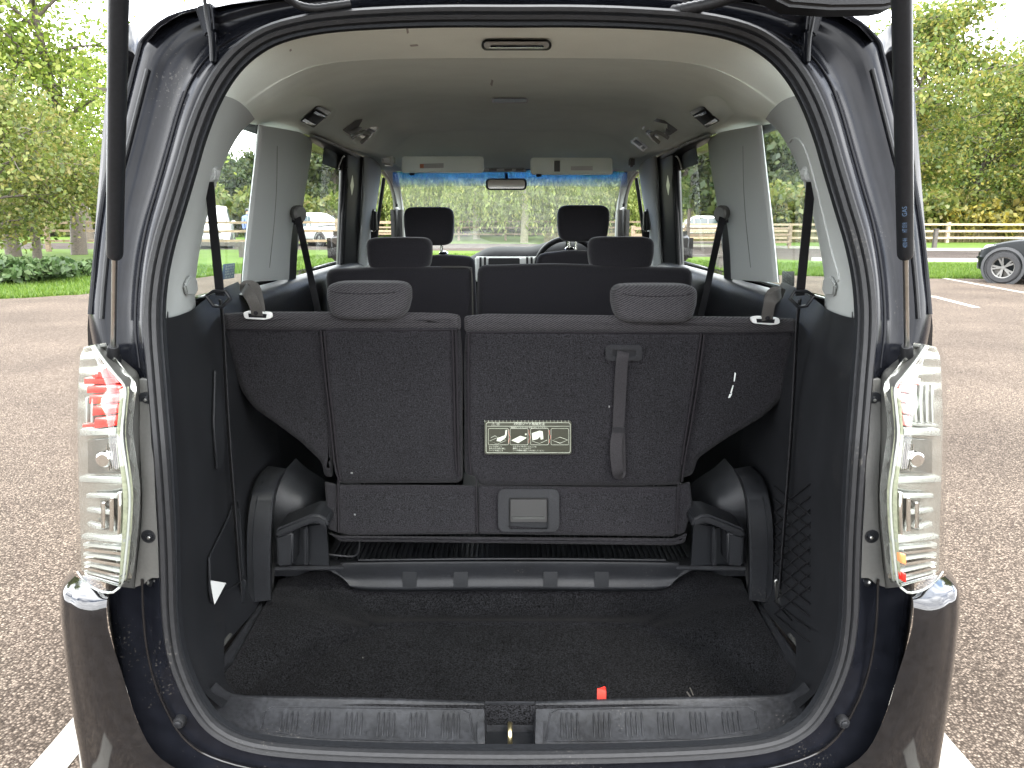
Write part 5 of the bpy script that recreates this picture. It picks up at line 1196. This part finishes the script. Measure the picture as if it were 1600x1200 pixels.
# instruction label sewn on the backrest
lb = empty('instruction_label', (0, 0, 0), None, None); put(lb, CAR)
L0 = -.0105
def LB(a, b, d=0.0): return B3(a, b, L0 - d)
prism('label_film', [LB(a, b) for a, b in rrect(757, 658, 893, 710, 4)], (0, .004, 0), 'label_film', lb)
nrm = (LB(780, 700) - LB(757, 700)).cross(LB(757, 660) - LB(757, 700)).normalized(); nrm = nrm if nrm.y < 0 else -nrm; upv = (LB(757, 660) - LB(757, 700)).normalized(); PXM = (LB(880, 680) - LB(780, 680)).length / 100
def outline(nm, L_, r, m='white_print', closed=True): return tube(nm, [LB(a, b, .0008) for a, b in L_], r, m, lb, 4, closed)
outline('label_border', rrect(759.5, 660.5, 891, 707.5, 3), .0005)
for k in range(24): outline('stitch', [(757.5 + 5.7 * k, 656.5), (757.5 + 5.7 * k, 659.5)], .00045, closed=False); outline('stitch', [(757.5 + 5.7 * k, 708.5), (757.5 + 5.7 * k, 711.5)], .00045, 'seat_weave', closed=False)
outline('label_rule', [(761, 666), (893 - 3, 666)], .0004, closed=False)
for x0, x1 in ((763, 794.5), (797, 825), (829, 857), (861, 888.5)): outline('picture_frame', rrect(x0, 669.5, x1, 695, 2), .0004)
writing('label_writing', '⚠ ▣', 6.5 * PXM, LB(774, 662.6, .0008), nrm, upv, 'white_print', lb, 12 * PXM)
writing('label_writing', '3列目シート格納方法', 5.8 * PXM, LB(827, 662.6, .0008), nrm, upv, 'white_print', lb, 48 * PXM)
writing('label_writing', '・格納前にヘッドレストを取り外してください・', 3.4 * PXM, LB(826, 668.2, .0012), nrm, upv, 'white_print', lb, 60 * PXM)
for k, (a, wd) in enumerate(((774, 20), (777, 26), (775, 22))): writing('label_writing', ('ロックを外して', '背もたれを前に倒し', 'シートを起こす')[k], 3.0 * PXM, LB(a, 698 + 3.1 * k, .0008), nrm, upv, 'white_print', lb, wd * PXM)
for k, (a, wd) in enumerate(((820, 37), (816, 29), (826, 49))): writing('label_writing', ('ストラップを引いてロックを', '解除しシートを床下に', 'シートを確実に固定してから走行してください')[k], 3.0 * PXM, LB(a, 698 + 3.1 * k, .0008), nrm, upv, 'white_print', lb, wd * PXM)
def pict(L_, m='white_print', d=.0009): return prism('picture', [LB(a, b, d) for a, b in L_], (0, .0006, 0), m, lb)
pict([(776, 689), (777, 685), (789, 680), (790, 672), (792.5, 671.5), (791.5, 680), (790, 684), (782, 690)]); outline('picture_line', [(765, 689), (779, 683), (791, 688), (777, 694)], .0004); outline('picture_line', [(767, 684), (773, 681), (776, 682)], .0004, closed=False)
pict([(799, 688), (813, 681), (823, 684), (809.5, 692.5)]); pict([(820, 678), (822.5, 677), (823, 679.5), (821, 680)])
pict([(831, 677), (843, 673), (848, 674), (849, 686), (845, 687), (844, 682), (840, 686), (832, 688)]); outline('picture_line', [(831, 689), (843, 693), (855, 687.5)], .0004, closed=False)
outline('picture_line', [(863, 688), (875, 683), (887, 687.5), (875, 692.5)], .0007)
for x in (795.5, 827, 859): outline('picture_arrow', [(x - .8, 672), (x - .4, 678), (x + 1.6, 683), (x - .4, 688), (x - .8, 692)], .0004, 'red_print', False)
# strap guide and folding strap
sg = empty('folding_strap', (0, 0, 0), None, None); put(sg, CAR)
ringplate('strap_guide', rrect(946, 539, 1003, 564, 6), rrect(957, 547, 993, 557, 3), B3, -.014, .012, 'black_plastic', sg)
prism('guide_slot', [B3(a, b, -.008) for a, b in rrect(955, 545, 995, 559, 3)], (0, .003, 0), 'dark_plastic', sg)
strap('webbing', cr([B3(a, b, d) for a, b, d in ((974, 549, -.006), (973, 557, -.017), (971, 575, -.016), (969, 610, -.013), (967, 650, -.013), (965, 676, -.015), (962, 700, -.022), (964, 728, -.026), (967, 741, -.020), (969, 735, -.013), (968, 700, -.011), (967, 672, -.0105))], 5), .0285, .0022, 'strap_dark', sg)
prism('strap_tack', [B3(a, b, -.017) for a, b in ((957, 668), (977, 668), (976, 676), (956, 676))], (0, .0025, 0), 'belt', sg)
# pull loops at the outer top corners
for s, pl in ((-1, [(379, 488), (388, 486), (424, 488), (425, 497), (412, 500), (382, 498)]), (1, [(1173, 496), (1184, 494), (1218, 497), (1219, 506), (1205, 508), (1176, 505)])):
    g = empty('pull_loop', (0, 0, 0), None, None); put(g, CAR)
    x0 = sum(p[0] for p in pl) / 6; y0 = sum(p[1] for p in pl) / 6
    prism('loop_plate', [B3(a, b, -.012) for a, b in smooth_outline(pl, 4)], (0, .012, 0), 'silver_plastic', g, .002); prism('loop_slot', [B3(a, b, -.0135) for a, b in ((x0 - 14, y0 - 3), (x0 + 15, y0 - 2), (x0 + 14, y0 + 4), (x0 - 13, y0 + 3))], (0, .004, 0), 'dark_plastic', g)
    LP = [(402, 493, -.016), (399, 480, -.024), (392, 464, -.030), (384, 454, -.02), (382, 449, .0), (388, 446.5, .015), (397, 449, .02), (402, 462, .015), (405, 478, .0), (406, 492, -.012)] if s < 0 else [(1199, 500, -.016), (1200, 486, -.024), (1205, 470, -.030), (1216, 461, -.02), (1220, 458, .0), (1214, 456.5, .015), (1206, 459, .02), (1202, 470, .015), (1200, 486, .0), (1197, 498, -.012)]
    strap('loop_webbing', cr([B3(*q) for q in LP], 4), .026, .002, 'belt_grey', g); disc('loop_rivet', B3(400 if s < 0 else 1199, 489 if s < 0 else 497, -.02), (0, -1, 0), .005, .003, 'belt', g)
# scratch and lint on the seat cloth
for L_ in ([(1148, 582), (1150, 583), (1148, 596), (1146.5, 596)], [(1145, 602), (1146.5, 602), (1143, 615), (1141, 614)], [(1140, 616), (1144, 615), (1141, 621), (1138, 622)], [(951, 634), (953, 634), (953, 637), (951, 637)], [(548, 738), (551, 738), (551, 740.5), (548, 740)], [(553, 803), (555.5, 803), (555.5, 805.5), (553, 805)]):
    prism('chalk_mark', [B3(a, b, -.0085) for a, b in L_] if L_[0][1] < 760 else [F3(a, b, -.0045) for a, b in L_], (0, .001, 0), 'lint' if L_[0][0] < 1000 else 'white_paper', rs)
# --- second row
def BY(Y, lean=.0): return lambda px, py, dy=0.0: P(px, py, Y + dy)
def row_seat(nm, L_, Y, m, hr, lab, posts=None, hm='seat_dark', dep=.11):
    e = empty(nm, (0, 0, 0), None, None); put(e, CAR)
    if lab: e['label'] = lab
    cushion('backrest', L_, m, e, .14, .03, 0, 14, .004, BY(Y))
    headrest('headrest', *hr, Y + .01, hm, e, dep, .93, posts=posts)
    xa, xb = P(L_[0][0], 480, Y).x, P(L_[2][0], 480, Y).x
    rbox('cushion', ((xa + xb) / 2, Y + .35, .66), (abs(xb - xa) - .02, .52, .18), m, e, .05); rbox('seat_base', ((xa + xb) / 2, Y + .35, .45), (abs(xb - xa) - .12, .40, .25), 'dark_plastic', e, .02)
    return e
row_seat('second_row_seat', [(509, 420), (620, 415), (739, 417), (742, 640), (520, 640)], 2.62, 'seat_dark', (568, 674, 371, 424), 'narrow middle-row seat half')
row_seat('second_row_seat', [(746, 414), (860, 411), (1082, 418), (1076, 640), (746, 640)], 2.62, 'seat_dark', (921, 1024, 370, 424), 'wide middle-row seat half')
tube('piping', cr([P(a, b, 2.615) for a, b in ((690, 417), (732, 418), (737, 428), (739, 500))], 4), .003, 'belt_grey', CAR, 6)
row_seat('front_seat', [(640, 402), (690, 397), (742, 400), (748, 560), (630, 560)], 3.52, 'seat_dark', (628, 709, 323, 384), 'passenger front seat', (-.02, ), dep=.12)
row_seat('front_seat', [(838, 396), (890, 390), (945, 393), (955, 560), (836, 560)], 3.52, 'seat_dark', (872, 953, 320, 378), 'driver front seat', (-.03, ), dep=.12)
for px, py in ((693, 398), (890, 391)): disc('post_collar', P(px, py, 3.575), (0, -.5, 1), .022, .012, 'chrome', CAR)
tube('headrest_post', [P(690, 402, 3.58), P(690, 380, 3.58)], .0075, 'chrome', CAR, 10); tube('headrest_post', [P(889, 396, 3.58), P(889, 372, 3.58)], .0075, 'chrome', CAR, 10)
# shoulder bolsters seen beside the front headrests are the door-side belt covers
for s in (-1, 1): rbox('belt_cover', side(P(621, 352, 3.95), s), (.06, .12, .22), 'panel_grey', CAR, .03)

# ================================================================ THE PEOPLE CARRIER: LUGGAGE SPACE
def side_trim(s):
    e = empty('luggage_side_trim', (0, 0, 0), None, None); put(e, CAR)
    rows = [[(252, 498, 1.262), (275, 494, 1.36), (300, 484, 1.50), (318, 470, 1.66), (345, 452, 1.80), (372, 440, 2.05)],
            [(251, 540, 1.252), (276, 530, 1.36), (308, 520, 1.50), (338, 508, 1.66), (372, 500, 1.85), (400, 492, 2.1)],
            [(257, 600, 1.245), (284, 600, 1.36), (320, 595, 1.50), (350, 590, 1.62), (385, 580, 1.85), (420, 570, 2.1)],
            [(263, 680, 1.24), (292, 680, 1.36), (330, 676, 1.50), (354, 670, 1.60), (392, 660, 1.85), (430, 650, 2.1)],
            [(269, 760, 1.235), (298, 760, 1.36), (336, 760, 1.50), (358, 755, 1.60), (400, 745, 1.85), (440, 730, 2.1)],
            [(273, 840, 1.23), (302, 840, 1.36), (338, 842, 1.50), (364, 842, 1.62), (402, 835, 1.82), (440, 820, 2.1)],
            [(276, 920, 1.23), (306, 922, 1.36), (344, 920, 1.50), (374, 916, 1.63), (405, 905, 1.80), (450, 885, 2.1)],
            [(281, 980, 1.228), (312, 985, 1.34), (350, 968, 1.50), (384, 946, 1.64), (416, 925, 1.80), (460, 900, 2.0)],
            [(296, 1040, 1.225), (320, 1042, 1.33), (352, 1008, 1.50), (392, 962, 1.66), (430, 935, 1.82), (475, 905, 2.0)]]
    o = loft('trim_panel', [[side(P(*q), s) for q in r] for r in rows], 'black_plastic', e, 4, 4)
    TS = Surf(o); fx = lambda L_: [((a if s < 0 else mxp(a)), b) for a, b in L_]
    # ledge strip at the foot of the panel
    lg = [[(282, 985, 1.228), (296, 1040, 1.225), (318, 1080, 1.225), (346, 1106, 1.225)], [(314, 988, 1.34), (322, 1044, 1.33), (338, 1074, 1.31), (362, 1090, 1.30)], [(352, 970, 1.50), (350, 1020, 1.45), (352, 1060, 1.40), (368, 1085, 1.33)]]
    loft('corner_panel', [[side(P(*q), s) for q in r] for r in lg], 'black_plastic', e, 3, 4)
    strip = [side(P(*q), s) for q in ((410, 938, 1.74), (380, 980, 1.60), (352, 1020, 1.47), (326, 1058, 1.36))]; st2 = [side(P(*q), s) for q in ((424, 950, 1.745), (394, 992, 1.61), (366, 1032, 1.48), (334, 1068, 1.37))]
    loft('sill_strip', [strip, st2], 'sill_plastic', e, 2, 4, thick=.006)
    hk = [side(P(*q) + Vector((.0, 0, .006)), s) for q in ((364, 996, 1.535), (352, 996, 1.53), (332, 1022, 1.44), (344, 1024, 1.445))]
    prism('tie_down_hook', hk, (0, 0, .006), 'satin_metal' if False else 'panel_grey', e, .002)
    # pocket
    if s < 0:
        pk = [(322, 872), (350, 815), (364, 782), (370, 800), (373, 870), (374, 905), (346, 926), (326, 940)]
        f = prism('storage_pocket', TS.pts(fx(pk), .003), Vector((1, -.1, 0)) * .003, 'dark_plastic', e, .001)
        tube('pocket_rim', cr(TS.pts(fx(pk + pk[:1]), .006), 3), .0025, 'black_plastic', e, 6)
        prism('grip_pad', TS.pts(fx([(330, 575), (336, 590), (343, 640), (346, 700), (340, 730), (333, 735), (328, 660)]), .004), Vector((1, -.2, 0)) * .006, 'black_plastic', e, .003)
    else:
        grid_m = mat('net_mesh', (.006, .006, .007), .9, spec=.1)
        cols_ = []
        for k in range(13):
            y0 = 760 + 20 * k; tube('net_cord', [TS.at(a, b, .004)[0] for a, b in ((1212, y0), (1240, y0 + 22), (1268, y0 + 44))] if y0 + 44 < 1010 else [TS.at(a, b, .004)[0] for a, b in ((1212, min(y0, 940)), (1240, min(y0 + 16, 970)))], .0016, 'net_mesh', e, 5)
        for k in range(9):
            y0 = 800 + 20 * k; tube('net_cord', [TS.at(a, b, .004)[0] for a, b in ((1212, y0), (1240, y0 - 22), (1268, y0 - 44))], .0016, 'net_mesh', e, 5)
    return TS
TS = {s: side_trim(s) for s in (-1, 1)}
tag(prism('paper_card', TS[-1].pts([(322, 907), (347, 911), (329, 945)], .008), Vector((1, -.1, 0)) * .0008, 'white_paper'), 'white torn card tucked in the side pocket of the luggage space', 'card')
# wheel arch cover band, dome and seat stay bracket
def arch(s):
    e = empty('wheel_arch_cover', (0, 0, 0), None, None); put(e, CAR)
    L_ = [[(384, 942, 1.78), (382, 880, 1.78), (383, 820, 1.79), (390, 775, 1.82), (402, 745, 1.88), (418, 728, 1.96)], [(386, 942, 1.70), (384, 880, 1.70), (385, 820, 1.71), (392, 775, 1.745), (404, 745, 1.81), (420, 728, 1.91)], [(388, 942, 1.692), (386, 880, 1.692), (387, 820, 1.70), (394, 775, 1.735), (406, 745, 1.80), (422, 728, 1.90)], [(420, 938, 1.69), (419, 880, 1.69), (421, 820, 1.698), (425, 775, 1.733), (433, 748, 1.80), (445, 732, 1.90)], [(423, 938, 1.694), (422, 880, 1.694), (424, 820, 1.702), (428, 775, 1.737), (436, 748, 1.804), (448, 732, 1.905)], [(425, 936, 1.78), (425, 880, 1.78), (427, 820, 1.79), (431, 778, 1.82), (439, 752, 1.88), (451, 738, 1.97)]]
    o = grid('cover_band', [cr([side(P(*q), s) for q in r], 5) for r in L_], 'black_plastic', e, True, 50)
    tube('band_seam', cr([side(P(a, b, y - .002), s) for a, b, y in ((397, 940, 1.6895), (394, 860, 1.6895), (397, 800, 1.703), (410, 752, 1.78))], 4), .0012, 'dark_plastic', e, 5)
    L_ = [[(428, 900, 1.86), (428, 800, 1.84), (440, 745, 1.88), (462, 716, 1.96)], [(450, 900, 1.87), (452, 800, 1.85), (462, 752, 1.90), (480, 732, 1.98)], [(475, 900, 1.90), (480, 800, 1.87), (488, 765, 1.92), (500, 745, 2.0)], [(500, 900, 1.98), (508, 810, 1.96), (512, 780, 1.99), (520, 760, 2.05)]]
    loft('arch_dome', [[side(P(*q), s) for q in r] for r in L_], 'black_plastic', e, 4, 4)
    b = empty('seat_stay', (0, 0, 0), None, None); put(b, CAR)
    top = [(429, 832), (433, 826), (485, 805), (498, 805), (512, 812), (512, 826), (494, 818), (482, 820), (440, 838), (430, 842)]
    prism('stay_cap', [side(P(a, c, 1.72), s) for a, c in top], (0, .10, 0), 'black_plastic', b, .006)
    prism('stay_body', [side(P(a, c, 1.73), s) for a, c in ((431, 838), (458, 832), (457, 884), (433, 886))], (0, .09, 0), 'black_plastic', b, .005); prism('stay_leg', [side(P(a, c, 1.75), s) for a, c in ((474, 826), (480, 823), (481, 884), (474, 885))], (0, .02, 0), 'black_plastic', b, .003)
    prism('stay_back', [side(P(a, c, 1.79), s) for a, c in ((455, 828), (510, 818), (514, 885), (455, 888))], (0, .01, 0), 'dark_plastic', b)
    prism('base_plate', [side(P(a, c, y), s) for a, c, y in ((428, 886, 1.74), (538, 884, 1.80), (520, 868, 1.95), (440, 866, 1.95))], (0, 0, -.012), 'black_plastic', b, .003)
both(arch)
# seat belts of the third row
def rear_belt(s):
    b = empty('seat_belt', (0, 0, 0), None, None); put(b, CAR); sd_ = lambda *q: side(P(*q), s)
    dx = 0
    top = sd_(329, 270, 1.53); n = Vector((-s * 0 + (1 if s < 0 else -1) * .8, -.5, 0))
    prism('belt_guide', [sd_(a, c, 1.53) for a, c in ((326, 258), (336, 262), (337, 276), (331, 284), (322, 284), (320, 276))], (0, .03, 0), 'grey_trim' , b, .004)
    strap('webbing', cr([sd_(327, 284, 1.525), sd_(332, 340, 1.53), sd_(338, 400, 1.54), sd_(344, 462, 1.545)], 4), .0225, .0022, 'belt', b, axis=(-.4 * s, 1, 0))
    tube('belt_ring', [sd_(a, c, 1.54) for a, c in ((322, 462), (334, 455), (352, 455), (360, 466), (346, 480), (334, 478))], .0042, 'dark_plastic', b, 8, True)
    strap('webbing', cr([sd_(344, 468, 1.545), sd_(348, 500, 1.55), sd_(351, 560, 1.56), sd_(354, 620, 1.57), sd_(359, 700, 1.575), sd_(365, 780, 1.58), sd_(371, 860, 1.60), sd_(377, 940, 1.63)], 4), .016, .0022, 'belt', b, axis=(-.75 * s, .6, 0))
    prism('belt_anchor', [sd_(a, c, 1.62) for a, c in ((373, 925), (379, 905), (384, 908), (381, 942), (375, 944))], (0, .006, 0), 'satin_metal' if s > 0 else 'dark_plastic', b, .001)
both(rear_belt)
# cup-shaped rest low on each rear pillar
for s in (-1, 1):
    pts = [(292, 430), (302, 434), (305, 452), (300, 462), (288, 462), (284, 446)]
    prism('pillar_boss', DS[s].pts([((a if s < 0 else mxp(a)), b) for a, b in pts], .0), Vector((-s, -.6, 0)).normalized() * .012, 'grey_trim', CAR, .005)
    rim_ = [(1234, 222), (1240, 216), (1250, 219), (1259, 234), (1268, 262), (1278, 300), (1290, 350), (1302, 400), (1312, 436), (1300, 440)]
    if s > 0: tube('recess_rim', cr(DS[s].pts([((mxp(a) if s < 0 else a), b) for a, b in rim_], .0005), 3), .002, 'grey_trim', CAR, 8)
# --- carpet well
zf = .335
def WZ(px, py, z): return PZ(px, py, z)
hc = lambda L_: [Vector(q) for q in L_]
rowsW = [ # from the ledge, down the wall, along the floor, up at the sill ; left edge to centre
    [P(436, 905, 1.86), P(480, 895, 1.90), P(510, 892, 1.91), P(535, 896, 1.91), P(600, 908, 1.90), P(700, 912, 1.90), P(797, 913, 1.90)],
    [P(430, 918, 1.80), P(482, 910, 1.86), P(520, 912, 1.872), P(560, 920, 1.875), P(615, 924, 1.875), P(700, 926, 1.875), P(797, 926, 1.875)],
    [P(424, 930, 1.76), P(488, 934, 1.81), P(545, 945, 1.835), P(575, 956, 1.838), P(625, 960, 1.84), P(700, 961, 1.84), P(797, 961, 1.84)],
    [P(420, 936, 1.74), P(494, 950, 1.76), P(560, 968, 1.79), WZ(588, 974, zf + .016), WZ(628, 972, zf + .008), WZ(700, 971, zf + .007), WZ(797, 971, zf + .007)],
    [P(416, 942, 1.72), P(496, 966, 1.71), WZ(556, 982, zf + .022), WZ(584, 983, zf + .004), WZ(625, 980, zf), WZ(700, 979, zf), WZ(797, 979, zf)],
    [P(392, 985, 1.60), P(448, 1008, 1.585), WZ(496, 1012, zf + .020), WZ(528, 1012, zf + .002), WZ(600, 1006, zf), WZ(700, 1005, zf), WZ(797, 1005, zf)],
    [P(366, 1030, 1.48), P(404, 1056, 1.465), WZ(432, 1060, zf + .020), WZ(466, 1060, zf + .002), WZ(560, 1058, zf), WZ(690, 1058, zf), WZ(797, 1058, zf)],
    [P(345, 1062, 1.39), P(374, 1096, 1.38), WZ(392, 1106, zf + .02), WZ(424, 1110, zf + .002), WZ(540, 1115, zf), WZ(680, 1115, zf), WZ(797, 1115, zf)],
    [P(340, 1092, 1.325), P(362, 1145, 1.32), Vector((-.475, 1.315, zf + .03)), Vector((-.44, 1.31, zf + .012)), Vector((-.34, 1.305, zf + .01)), Vector((-.15, 1.30, zf + .01)), Vector((0, 1.30, zf + .01))],
    [Vector((-.49, 1.30, .44)), Vector((-.475, 1.29, .43)), Vector((-.46, 1.288, .43)), Vector((-.43, 1.285, .43)), Vector((-.33, 1.28, .46)), Vector((-.15, 1.28, .46)), Vector((0, 1.28, .46))]]
CW = loft('luggage_carpet', [sym(r) for r in rowsW], 'carpet', CAR, 5, 5)
# lint on the carpet
for L_ in ([(1077, 1076), (1079, 1076), (1084, 1088), (1082, 1088)], [(1072, 1083), (1074, 1082), (1080, 1090), (1078, 1091)], [(566, 1028), (568, 1028), (568, 1030), (566, 1030)]):
    prism('dry_stalk', Surf(CW).pts(L_, .002), (0, 0, .001), 'belt_grey', CW)
# ledge tray under the seats
lt = empty('ledge_tray', (0, 0, 0), None, None); put(lt, CAR)
rows = [[P(520, 874, 1.92), P(560, 872, 1.94), P(797, 872, 1.95)], [P(508, 884, 1.86), P(545, 877, 1.865), P(797, 876, 1.865)], [P(512, 890, 1.85), P(548, 884, 1.852), P(797, 881, 1.852)], [P(530, 900, 1.855), P(560, 904, 1.858), P(797, 902, 1.858)], [P(540, 908, 1.85), P(572, 919, 1.848), P(797, 918, 1.848)], [P(545, 912, 1.86), P(575, 923, 1.862), P(797, 922, 1.862)]]
lo = loft('tray_face', [sym(r) for r in rows], 'black_plastic', lt, 4, 4)
LS_ = Surf(lo)
for x in (629, 709, 849, 929): prism('clip_cover', LS_.pts(rrect(x, 893, x + 22, 917, 1.5, 2), .0008), (0, -.0012, 0), 'dark_plastic', lt, 0)
tube('tray_lip', [P(a, b, 1.862) for a, b in ((560, 875), (700, 873.5), (797, 873), (900, 873.5), (1040, 875))], .003, 'black_plastic', lt, 8)
mesh('ribbed_mat', [(-.52, 1.88, .462), (.52, 1.88, .462), (.52, 2.35, .46), (-.52, 2.35, .46)], [(0, 1, 2, 3)], 'black_plastic', lt)
bm = bmesh.new()
for k in range(70):
    x = -.5 + k * .0145
    bmesh.ops.create_cube(bm, size=1, matrix=Matrix.Translation((x, 2.0, .466)) @ Matrix.Diagonal((.006, .24, .006, 1)))
o = fromb('mat_ribs', bm, 'dark_plastic', lt); o['kind'] = 'stuff'
tube('cable', cr([P(a, b, 1.84) for a, b in ((562, 846), (560, 862), (552, 869), (530, 868), (512, 866))], 4), .003, 'rubber', CAR, 6)
# --- sill plate in two halves with ribbed pads
def sill(s):
    e = empty('sill_plate', (0, 0, 0), None, None); put(e, CAR)
    xc = 757
    back = [(338, 1066), (365, 1084), (420, 1088), (540, 1090), (650, 1093), (735, 1096), (xc, 1097)]; front = [(312, 1096), (341, 1122), (400, 1148), (540, 1160), (650, 1164), (735, 1165), (xc, 1165)]
    def lerp(f): return [(a + (c - a) * f, b + (d - b) * f) for (a, b), (c, d) in zip(back, front)]
    rows = []
    for f, Yd, dz in ((-.0, .098, -.14), (.0, .095, -.012), (.05, .090, 0), (.35, .068, 0), (.7, .040, 0), (.93, .020, 0), (1.0, .012, -.006), (1.03, .008, -.03)):
        rows.append([side(PO(a, b, Yd) + Vector((0, 0, dz)), s) for a, b in lerp(max(0, min(1, f)))])
    o = loft('sill_cover', rows, 'sill_plastic', e, 2, 4); SS = Surf(o)
    q = lambda L_: [((a if s < 0 else mxp(a)), b) for a, b in L_]
    pad = [(408, 1140), (414, 1112), (424, 1105), (480, 1105), (640, 1107), (722, 1108), (734, 1114), (741, 1158), (640, 1158), (500, 1154)]
    tube('pad_rim', SS.pts(q([p for a_, b_ in zip(pad, pad[1:] + pad[:1]) for p in [(a_[0] + (b_[0] - a_[0]) * t / 6, a_[1] + (b_[1] - a_[1]) * t / 6) for t in range(6)]]), .0004), .0016, 'sill_plastic', e, 6, True)
    base = None
    for g in range(6):
        for r in range(4):
            x = 436 + 51 * g + 8.2 * r; lean = (797 - x) / 330 * 5; y0, y1 = 1112 + g * .4, 1146 + g * 1.6
            try: a0, b0 = SS.at(*q([(x + lean, y0)])[0])[0], SS.at(*q([(x, y1)])[0])[0]
            except RuntimeError: continue
            d = b0 - a0
            if base is None:
                bm = bmesh.new(); bmesh.ops.create_cube(bm, size=1); bmesh.ops.bevel(bm, geom=bm.edges[:], offset=.2, segments=1, affect='EDGES'); base = bpy.data.meshes.new('grip_rib'); bm.to_mesh(base); bm.free(); base.materials.append(MATS['sill_plastic'])
            rb = bpy.data.objects.new('grip_rib', base); C.objects.link(rb); rb.matrix_basis = Matrix.Translation((a0 + b0) / 2) @ rotto(d) @ Matrix.Diagonal((.0034, .0034, d.length, 1)); put(rb, e)
both(sill)
# latch well and striker
lw = empty('latch_well', (0, 0, 0), None, None); put(lw, CAR)
a_, b_, c_, d_ = PO(758, 1096, .094), PO(836, 1096, .094), PO(833, 1135, .080), PO(761, 1135, .080)
mesh('well_back', [a_, b_, c_ + Vector((0, 0, -.012)), d_ + Vector((0, 0, -.012))], [(0, 1, 2, 3)], 'sill_plastic', lw)
f1, f2 = PO(756, 1168, .014) + Vector((0, 0, -.028)), PO(838, 1168, .014) + Vector((0, 0, -.028)); cz = Vector((0, 0, -.012))
mesh('well_floor', [d_ + cz, c_ + cz, f2, f1], [(0, 1, 2, 3)], 'dark_plastic', lw)
for s in (-1, 1):
    A_, D_, F1 = (a_, d_, f1) if s < 0 else (b_, c_, f2)
    mesh('well_side', [A_, D_ + cz, F1, PO(757 if s < 0 else 837, 1166, .012)], [(0, 1, 2, 3)], 'sill_plastic', lw)
    prism('well_shoulder', [PO(a if s < 0 else mxp(a), b, d) + Vector((0, 0, .001)) for a, b, d in ((745, 1130, .052), (757, 1130, .052), (758, 1164, .014), (746, 1164, .014))], (0, 0, .003), 'sill_plastic', lw, .001)
st0 = (d_ + c_ + f1 + f2) / 4 + cz * .3
st_p = cr([st0 + Vector((0, .022, -.004)), st0 + Vector((0, .020, .028)), st0 + Vector((0, .008, .036)), st0 + Vector((0, -.010, .030)), st0 + Vector((0, -.016, -.006))], 4)
tube('striker', st_p, .0048, 'brass', lw, 10); disc('striker_base', st0 + Vector((0, -.004, -.012)), (0, 0, 1), .016, .005, 'dark_plastic', lw)
for dx in (-.019, .019): disc('striker_bolt', st0 + Vector((dx, -.002, -.010)), (0, -.3, 1), .0055, .004, 'satin_metal', lw, 6)
# red tag
tg_ = [PO(a, b, .098) for a, b in ((931, 1078), (948, 1077), (947, 1098), (933, 1098))]
t_ = strap('red_pull_tab', cr([PO(940, 1100, .100), PO(940, 1088, .094), PO(940, 1079, .096), PO(940, 1077, .102), PO(940, 1088, .106)], 4), .0175, .0018, 'red_fabric', CAR)

# closing flange between the seal and the linings
for s in (-1, 1):
    rows = []
    for i in range(13, 30):
        a, b = SEAL[i]; k = .965; rows.append([side(PO(a, b, .008), s), side(PO(797 + (a - 797) * .985, 640 + (b - 640) * .985, .03), s), side(PO(797 + (a - 797) * .955, 640 + (b - 640) * .955, .10), s)])
    loft('trim_flange', rows, 'black_plastic', CAR, 2, 2)
